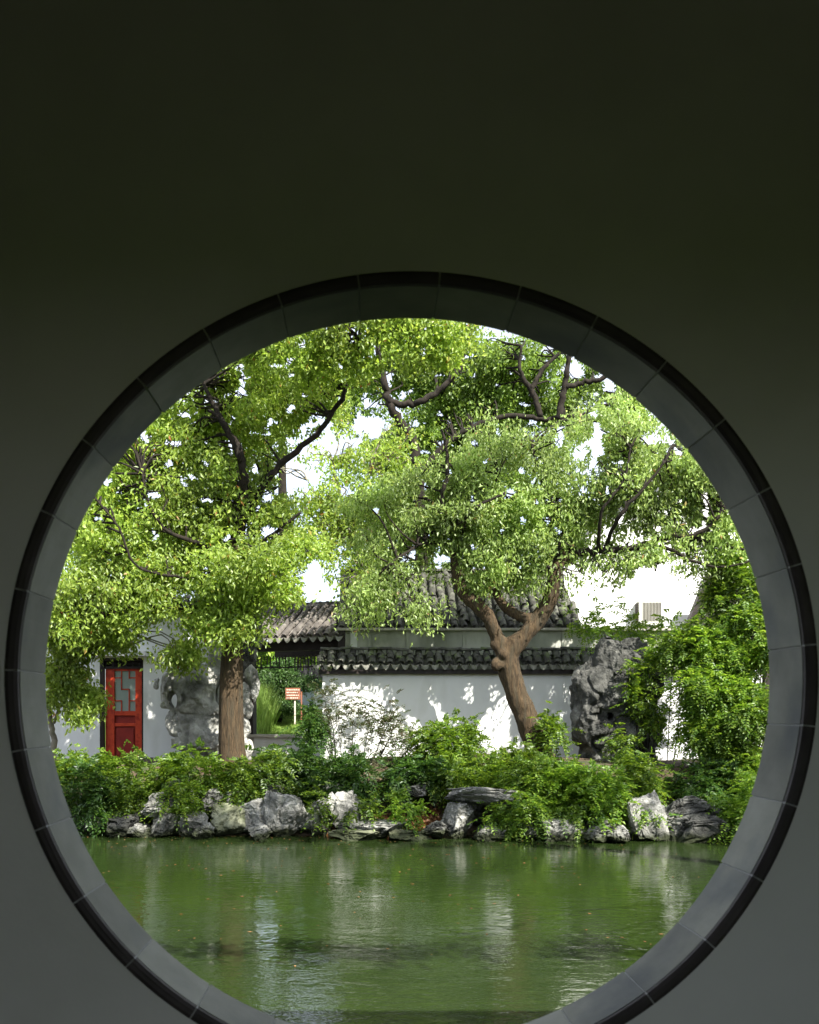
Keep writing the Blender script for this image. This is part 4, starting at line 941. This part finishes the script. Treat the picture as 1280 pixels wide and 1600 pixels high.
shr = [
 ('bright leafy shrub at the left end of the bank beside the round frame', [(125, 1205, 45, 20.2, 18.3, .5, 18)], 'leafS'),
 ('dense shrub below the red door reaching down towards the water', [(215, 1218, 62, 28.6, 18.2, .6, 30), (185, 1246, 46, 22, 17.7, .4, 11)], 'leafS'),
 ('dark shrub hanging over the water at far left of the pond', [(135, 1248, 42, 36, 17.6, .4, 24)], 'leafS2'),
 ('bright shrub left of the big trunk spilling over pale rocks', [(300, 1211, 48, 26.9, 18.0, .5, 26), (285, 1240, 24, 22, 17.4, .3, 7)], 'leafS'),
 ('low shrub right of the thick ridged trunk', [(410, 1213, 46, 25.2, 18.1, .5, 24), (392, 1235, 26, 14, 17.8, .3, 4)], 'leafS'),
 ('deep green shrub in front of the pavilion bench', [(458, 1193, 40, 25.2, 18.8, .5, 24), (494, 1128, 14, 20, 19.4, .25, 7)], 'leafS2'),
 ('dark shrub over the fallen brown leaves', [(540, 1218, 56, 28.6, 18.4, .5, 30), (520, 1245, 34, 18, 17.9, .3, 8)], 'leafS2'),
 ('rounded green shrub before the sunlit middle of the white wall', [(700, 1162, 48, 32, 19.2, .6, 34)], 'leafS'),
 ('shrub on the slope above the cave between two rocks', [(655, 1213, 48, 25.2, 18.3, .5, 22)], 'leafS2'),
 ('fine leaved shrub above the flat topped slab rock', [(735, 1218, 50, 23.5, 18.2, .45, 26)], 'leafS'),
 ('shrub at the foot of the leaning tree', [(800, 1203, 52, 26.9, 18.6, .5, 26)], 'leafS'),
 ('bright arching shrub spilling over the middle rocks to the water', [(865, 1228, 62, 37, 17.6, .5, 44), (815, 1268, 40, 24, 16.9, .3, 14), (920, 1250, 50, 44, 17.0, .4, 36)], 'leafW'),
 ('leafy upright sprig right beside the leaning trunk', [(862, 1158, 22, 21.8, 19.4, .25, 8)], 'leafS'),
 ('shrub below the tall dark stone', [(975, 1218, 44, 28.6, 17.8, .4, 24), (985, 1245, 24, 18, 17.3, .3, 6)], 'leafS'),
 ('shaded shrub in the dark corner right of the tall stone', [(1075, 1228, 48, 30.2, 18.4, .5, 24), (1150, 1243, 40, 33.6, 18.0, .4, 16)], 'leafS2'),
 ('bright sprig hanging beside the frame at the right end of the pond', [(1150, 1280, 22, 28, 16.4, .25, 12), (1180, 1243, 16, 33.6, 16.6, .2, 7)], 'leafW'),
]
for lab, bl, mt in shr: shrub('shrub', lab, 'shrub', bl, M[mt], SG)
shrub('sparse_shrub', 'sparse reddish leaved shrub standing before the left end of the white wall', 'shrub', [(545, 1125, 44, 36, 19.6, .4, 14), (620, 1130, 32, 34, 19.6, .4, 10), (590, 1160, 50, 26, 19.4, .4, 12), (512, 1095, 18, 26, 19.6, .3, 5)], M['leafN'], per=14, L=.055, Wd=.014)
shrub('creeping_plant', 'small yellow green plant rooted among fallen leaves by the waterline', 'plant', [(628, 1262, 22, 20, 17.2, .25, 7)], M['leafW'], per=14)
shrub('creeping_plant', 'trailing plant draped over the large pale boulder', 'plant', [(560, 1262, 16, 22, 17.2, .2, 5), (500, 1250, 14, 26, 17.3, .2, 4)], M['leafS'], per=14)
shrub('creeping_plant', 'sprig growing out of the crevice of the upright grey rock', 'plant', [(1010, 1270, 12, 26, 16.7, .15, 4)], M['leafW'], per=8)
shrub('rock_creeper', 'creeper trailing down the front of the tall dark stone', 'plant', [(1010, 1100, 22, 50, 19.4, .2, 18), (985, 1165, 24, 26, 19.2, .2, 8), (1000, 1045, 26, 16, 19.5, .2, 4)], M['leafS'], per=12)
shrub('wisteria', 'tall bright wisteria mass filling the right side of the opening', 'vine', [(1152, 930, 42, 50, 19.4, .8, 34), (1170, 1000, 50, 60, 18.8, .7, 40), (1118, 1015, 56, 32, 19.2, .6, 36), (1075, 1012, 44, 20, 19.3, .5, 18), (1120, 1075, 60, 40, 18.8, .6, 34), (1165, 1120, 40, 60, 18.4, .6, 36),
       (1110, 1140, 52, 36, 18.8, .6, 28), (1170, 1190, 30, 40, 18.2, .5, 16), (1108, 1090, 30, 40, 19.0, .4, 14), (1150, 880, 34, 22, 19.6, .5, 12)], M['leafW'], k=6, ln=.3, L=.075, Wd=.019, per=34, base=(P(1150, 0, 19.5).x, 19.5, 1.2))
shrub('climbing_sprays', 'feathery climbing sprays along the wall top above the tall dark stone', 'vine', [(960, 988, 50, 16, 20.8, .3, 12), (905, 975, 20, 8, 21, .2, 2), (985, 985, 50, 9, 21.2, .3, 6), (940, 955, 24, 12, 21.2, .3, 3), (1056, 982, 26, 12, 21, .3, 5)], M['leafW'], per=12, base=(P(1020, 0, 21.2).x, 21.0, 1.3))

# ---- unseen trees added behind the corridor, screening low sky from its opening
for i_, (x_, lab_) in enumerate(((-7, 'unseen bushy tree added to block low sky, left of the corridor opening'), (0.5, 'unseen bushy tree added to block low sky, facing the corridor opening'), (8, 'unseen bushy tree added to block low sky, right of the corridor opening'))):
    rt = thing('sky_screen_tree', lab_, 'tree', (x_, -15, .68), 'unseen trees added behind the corridor to block low sky')
    MB().tube([(x_, -15, .6), (x_ + .1, -15, 2.5), (x_, -15.1, 4)], [.2, .16, .08], 8).build('trunk', M['barkdark'], rt, True)
    Cc = np.concatenate([np.array([x_, -15, 2.75 + .25 * (i_ % 2)]) + ball(26, .45) * np.array([4.2, 1.6, 2.2])])
    pp = np.concatenate([c_ + rng.normal(size=(160, 3)) * .42 for c_ in Cc])
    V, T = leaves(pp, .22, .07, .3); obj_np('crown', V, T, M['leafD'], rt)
# garden beyond the pavilion
tree('trimmed_pine', 'layered cloud pruned pine on the lawn beyond the pavilion', 'tree', [[(435, 1130, 29, .09), (438, 1090, 29, .07), (430, 1050, 29, .04)]],
     [(445, 1050, 20, 7, 29, .4, 7), (425, 1062, 14, 6, 29, .3, 4), (452, 1070, 16, 6, 28.9, .3, 5), (430, 1084, 16, 6, 28.9, .3, 5), (445, 1100, 18, 8, 28.8, .3, 5), (428, 1105, 14, 7, 28.9, .3, 4), (440, 1035, 14, 6, 29, .3, 4), (482, 1070, 12, 8, 28.8, .3, 3)],
     M['leafP'], M['barkdark'], (P(435, 0, 29).x, 29, gz(P(435, 0, 29).x, 29)), L=.10, Wd=.014, droop=-.2, nl=44, cl=.1, rs=(.15, .28), gaps=False)
def grass_patch(name, label, cx, cy, rx_, ry_, n, h, wd, mat, kind=None, cat=None):
    q = ball(n, .5)[:, :2] * np.array([rx_, ry_]) + np.array([cx, cy])
    z = gh(q[:, 0], q[:, 1]); b = np.column_stack([q, z])
    d = rng.normal(size=(n, 3)) * .16; d[:, 2] = 1; l = h * rng.uniform(.6, 1.15, n)[:, None]
    s = rng.normal(size=(n, 3)); s[:, 2] = 0; s /= np.linalg.norm(s, axis=1)[:, None]
    mid = b + d * l * .55; tip = b + d * l + np.column_stack([rng.normal(size=(n, 2)) * .12 * h, np.zeros(n)])
    V = np.stack([b - s * wd, b + s * wd, mid + s * wd * .8, tip, mid - s * wd * .8], 1).reshape(-1, 3)
    o = obj_np(name, V, np.arange(n * 5).reshape(-1, 5), mat); return tag(o, label, cat, kind=kind)
x = P(408, 0, 28).x
grass_patch('tall_grass', 'tall light green reeds swaying behind the pavilion post', x, 28.5, .32, .8, 1500, 1.35, .008, M['grass'], 'stuff')
grass_patch('lawn_grass', 'short sunlit grass on the lawn beyond the pavilion', P(460, 0, 29).x, 29.5, 4.0, 3.5, 42000, .16, .008, M['grass'], 'stuff')
hb = [(455, 1045, 90, 30, 36, 1.0, 60), (400, 1060, 30, 50, 35, .8, 24)]
shrub('hedge', 'broad light green hedge closing the view beyond the lawn', 'hedge', hb, M['leafW'], per=40, ln=.5, L=.13, Wd=.04)

# ------------------------------------------------------------------ scholar rocks
def scholar(name, label, ell, holes, D, mat, step=.024, seed=1, amp=.10):
    lo = np.array([1e9] * 3); hi = -lo; E = []
    for (px, py, rx_, ry_, dd, rd) in ell:
        c = Pn(px, py, D + dd); r = np.array([rx_ * D / F, rd, ry_ * D / F]); E.append((c, r)); lo = np.minimum(lo, c - r - .2); hi = np.maximum(hi, c + r + .2)
    nn = [int(math.ceil((hi[i] - lo[i]) / step)) for i in range(3)]
    G = np.stack(np.meshgrid(*[lo[i] + step * np.arange(k) for i, k in enumerate(nn)], indexing='ij'), -1)
    Gw = G + .07 * np.stack([fbm(G * 2.3, 2, seed + 20 + i) for i in range(3)], -1)
    f = np.full(G.shape[:3], 9.)
    for c, r in E:
        q = (Gw - c) / r; l = np.linalg.norm(q, axis=-1); d = (l - 1) * r.min(); f = smin(f, d, .07)
    f -= amp * 1.0 * fbm(Gw * np.array([2.6, 2.6, 1.7]), 6, seed, True) + .022 * fbm(Gw * 8, 2, seed + 90, True)
    f += amp * 1.2 * np.clip(fbm(Gw * np.array([3.4, 3.4, 2.4]), 2, seed + 50), 0, 1)
    cr_ = np.abs(fbm(Gw * 1.5, 2, seed + 70)); f += .09 * np.exp(-(cr_ / .05) ** 2)
    for (px, py, rx_, ry_) in holes:
        c = Pn(px, py, D); rx2, rz2 = rx_ * D / F, ry_ * D / F
        q = np.sqrt(((Gw[..., 0] - c[0]) / rx2) ** 2 + ((Gw[..., 2] - c[2]) / rz2) ** 2); f = -smin(-f, (q - 1) * min(rx2, rz2), .04)
    f[0] = f[-1] = 1; f[:, 0] = f[:, -1] = 1; f[:, :, 0] = f[:, :, -1] = 1
    V, Fc = surface_net(f, lo, step)
    o = obj_np(name, V, Fc, mat, None, False); return tag(o, label, 'rock', 'tall weathered scholar stones')
# right stone
scholar('scholar_stone', 'tall dark pitted stone with a hole, standing right of the leaning tree',
        [(950, 1035, 22, 34, 0, .32), (925, 1085, 28, 42, 0, .38), (960, 1100, 40, 50, 0, .42), (985, 1030, 26, 28, .1, .34), (1010, 1070, 22, 32, .1, .32), (960, 1150, 50, 36, 0, .45), (1005, 1130, 26, 50, .05, .36), (925, 1130, 26, 40, 0, .34), (965, 1190, 55, 34, 0, .45)],
        [(978, 1078, 9, 20), (948, 1118, 5, 8)], 20.1, M['rockdark'], seed=4, amp=.13)
scholar('scholar_stone', 'broad pale stone with an open hole between the red door and big trunk',
        [(300, 1085, 44, 44, 0, .32), (330, 1110, 40, 48, 0, .34), (275, 1065, 22, 20, 0, .22), (345, 1070, 26, 34, .1, .26), (290, 1130, 26, 30, 0, .26), (320, 1150, 44, 30, 0, .34), (345, 1030, 18, 26, .1, .2)],
        [(274, 1093, 8, 12)], 20.6, M['rockpale'], seed=9, amp=.11)
scholar('scholar_stone', 'narrow smooth grey stone peeking out right behind the thick trunk',
        [(394, 1065, 10, 20, 0, .14), (390, 1082, 10, 16, 0, .14), (382, 1110, 12, 40, 0, .18), (380, 1170, 14, 40, 0, .2)], [], 20.6, M['rockpale'], seed=13, amp=.05)
scholar('scholar_stone', 'tall slim shaded grey stone rising behind the trunk to the pavilion eave',
        [(398, 960, 9, 30, 0, .16), (392, 1000, 12, 34, 0, .18), (374, 1050, 16, 50, 0, .2), (366, 1130, 18, 70, 0, .22)], [], 21.2, M['rockdark'], seed=17, amp=.06)

# ------------------------------------------------------------------ rocks along the water
def ico(sub):
    bm = bmesh.new(); bmesh.ops.create_icosphere(bm, subdivisions=sub, radius=1); V = np.array([v.co[:] for v in bm.verts]); T = np.array([[v.index for v in f.verts] for f in bm.faces]); bm.free(); return V, T
IV, IT = ico(5)
def rock(label, x0, x1, y0, y1, D, mat='rock', rd=None, seed=0, rot=0, flat=.8):
    r_ = np.random.default_rng(seed + 100); V = np.sign(IV) * np.abs(IV) ** .72
    wd_ = (x1 - x0) * .10; x0 -= wd_; x1 += wd_; y0 -= (y1 - y0) * .06
    for _ in range(13):
        n = r_.normal(size=3); n /= np.linalg.norm(n); off = r_.uniform(.5, .9); d = V @ n - off
        V -= np.outer(np.clip(d, 0, None) * .97, n)
    V *= (1 + .20 * fbm(IV * 1.5 + seed * 3.1, 3, seed))[:, None]
    wp = IV + .30 * np.stack([fbm(IV * 2 + seed + k, 2, seed + k) for k in range(3)], -1)
    V *= (1 + .20 * fbm(wp * np.array([2.2, 2.2, 3.8]) + seed, 6, seed + 7, True))[:, None]
    for q_ in range(2):
        cr_ = np.abs(fbm(wp * (1.3 + q_) + seed * 1.7 + q_ * 5, 2, seed + 31 + q_)); V *= (1 - (.20 - .08 * q_) * np.exp(-(cr_ / .04) ** 2))[:, None]
    V /= np.abs(V).max(0)
    s = D / F; w_ = (x1 - x0) / 2 * s; h = (y1 - y0) / 2 * s
    V = V * np.array([w_, rd or max(.22, min(w_, .5)), h])
    if rot: c, q = math.cos(rot), math.sin(rot); V = V @ np.array([[c, 0, q], [0, 1, 0], [-q, 0, c]])
    V += Pn((x0 + x1) / 2, (y0 + y1) / 2, D)
    o = obj_np('bank_rock', V, IT, M[mat], None, False); return tag(o, label, 'rock', 'rocks edging the far side of the pond')
rocks = [
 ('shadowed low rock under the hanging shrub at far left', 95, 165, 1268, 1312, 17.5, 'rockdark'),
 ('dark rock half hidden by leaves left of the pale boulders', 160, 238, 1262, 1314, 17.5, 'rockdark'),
 ('pale angular rock resting on another below the bright shrub', 228, 284, 1232, 1276, 17.35, 'rock'),
 ('squat grey rock at the waterline below the pale angular one', 234, 288, 1268, 1312, 17.3, 'rock'),
 ('pale upright block at the waterline left of the mottled rock', 284, 326, 1264, 1312, 17.25, 'rock'),
 ('pale rock tucked just under the thick trunk', 318, 352, 1228, 1268, 17.7, 'rock'),
 ('second pale rock tucked under the trunk, split from its neighbour', 350, 382, 1232, 1270, 17.7, 'rock'),
 ('mottled rock with yellowish foot below the trunk', 322, 382, 1258, 1316, 17.3, 'rockmoss'),
 ('grey rock filling the gap left of the large pale boulder', 374, 424, 1250, 1312, 17.4, 'rock'),
 ('large pale rounded boulder at the waterline right of the trunk', 418, 478, 1238, 1312, 17.25, 'rock'),
 ('narrow grey rock against the right side of the large boulder', 476, 522, 1240, 1308, 17.4, 'rock'),
 ('grey rock with pale ridge draped by trailing plant', 508, 568, 1238, 1312, 17.4, 'rock'),
 ('flat yellowish ledge stone lying in the shallow water', 520, 600, 1292, 1318, 17.0, 'rockmoss'),
 ('long low pale ledge below the fallen leaves', 548, 648, 1278, 1308, 17.15, 'rock'),
 ('low mossy stone at the right end of the ledge', 596, 668, 1294, 1318, 17.0, 'rockmoss'),
 ('small white sunlit stone on the leafy slope', 634, 672, 1224, 1246, 18.0, 'rock'),
 ('small dark stone at the waterline left of the cave', 660, 702, 1284, 1316, 17.0, 'rockdark'),
 ('flat pale slab roofing the little cave', 690, 808, 1226, 1264, 17.1, 'rock'),
 ('pale block holding up the left of the slab', 688, 738, 1256, 1314, 17.0, 'rock'),
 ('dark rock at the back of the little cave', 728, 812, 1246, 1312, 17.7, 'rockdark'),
 ('low wet rock under the bright arching shrub', 796, 850, 1276, 1316, 16.9, 'rock'),
 ('wide pale low boulder at the waterline below the bright shrub', 846, 912, 1276, 1324, 16.7, 'rock'),
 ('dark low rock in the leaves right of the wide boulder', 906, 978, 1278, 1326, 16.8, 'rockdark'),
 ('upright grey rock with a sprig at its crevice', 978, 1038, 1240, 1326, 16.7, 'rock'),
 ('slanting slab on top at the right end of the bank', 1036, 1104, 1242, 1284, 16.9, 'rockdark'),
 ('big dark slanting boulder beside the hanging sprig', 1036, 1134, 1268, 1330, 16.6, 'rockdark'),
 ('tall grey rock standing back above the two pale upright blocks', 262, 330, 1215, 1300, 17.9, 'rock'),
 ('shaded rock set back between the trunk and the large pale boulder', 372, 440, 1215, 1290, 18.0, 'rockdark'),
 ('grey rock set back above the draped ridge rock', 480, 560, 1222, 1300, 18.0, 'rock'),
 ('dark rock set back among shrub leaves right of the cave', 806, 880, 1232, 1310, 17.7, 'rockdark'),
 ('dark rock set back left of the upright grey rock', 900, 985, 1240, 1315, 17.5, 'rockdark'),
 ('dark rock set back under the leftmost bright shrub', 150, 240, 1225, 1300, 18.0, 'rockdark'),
 ('small pale stone at the waterline below the flat slab cave mouth', 742, 786, 1290, 1318, 16.8, 'rock'),
 ('little pale stone between the pale upright block and the mottled rock', 306, 336, 1284, 1314, 17.0, 'rock'),
 ('small flat pale stone touching the left foot of the large boulder', 388, 424, 1288, 1314, 17.0, 'rock'),
 ('small pale stone under leaves at the left end of the waterline', 196, 232, 1284, 1314, 17.2, 'rock'),
 ('small rounded pale stone right of the wide low boulder', 912, 944, 1292, 1322, 16.5, 'rock'),
 ('small pale stone wedged left of the upright grey rock', 948, 980, 1288, 1324, 16.45, 'rock'),
 ('shaded rock in the far right corner of the pond', 1110, 1210, 1262, 1340, 16.8, 'rockdark'),
]
for i, (lab, a, b, c, d, D, mt) in enumerate(rocks):
    rot = {24: .18, 25: .22}.get(i, 0)
    rock(lab, a, b, c, d, D, mt, seed=i * 3 + 1, rot=rot, rd=.5 if (b - a) > 70 else .34)

# fallen leaves on the slope, a few on the water
n = 2600
q = np.column_stack([rng.uniform(P(500, 0, 17.6).x, P(690, 0, 17.6).x, n), rng.uniform(17.0, 18.3, n)])
C = np.column_stack([q, gh(q[:, 0], q[:, 1]) + .02 + rng.random(n) * .05])
C = C[C[:, 2] > .03]
V, T = leaves(C, .10, .03, .0); tag(obj_np('fallen_leaves', V, T, M['litter']), 'brown fallen leaves strewn on the slope', kind='stuff')
n = 420
C = np.column_stack([rng.uniform(-5, 5, n), 17.2 - rng.random(n) ** 3 * 9, np.full(n, .004)])
a = rng.normal(size=(n, 3)); a[:, 2] = 0; a /= np.linalg.norm(a, axis=1)[:, None]; s = np.cross(a, [0, 0, 1.]); l = rng.uniform(.02, .06, (n, 1))
V = np.stack([C, C + a * l * .5 + s * l * .22, C + a * l, C + a * l * .5 - s * l * .22], 1).reshape(-1, 3)
tag(obj_np('floating_leaves', V, np.arange(4 * n).reshape(-1, 4), M['litter']), 'tiny scattered leaves floating on the pond', kind='stuff')
print('leaf points', NLEAF, 'tris', sum(len(o.data.polygons) for o in SC.objects if o.type == 'MESH'))
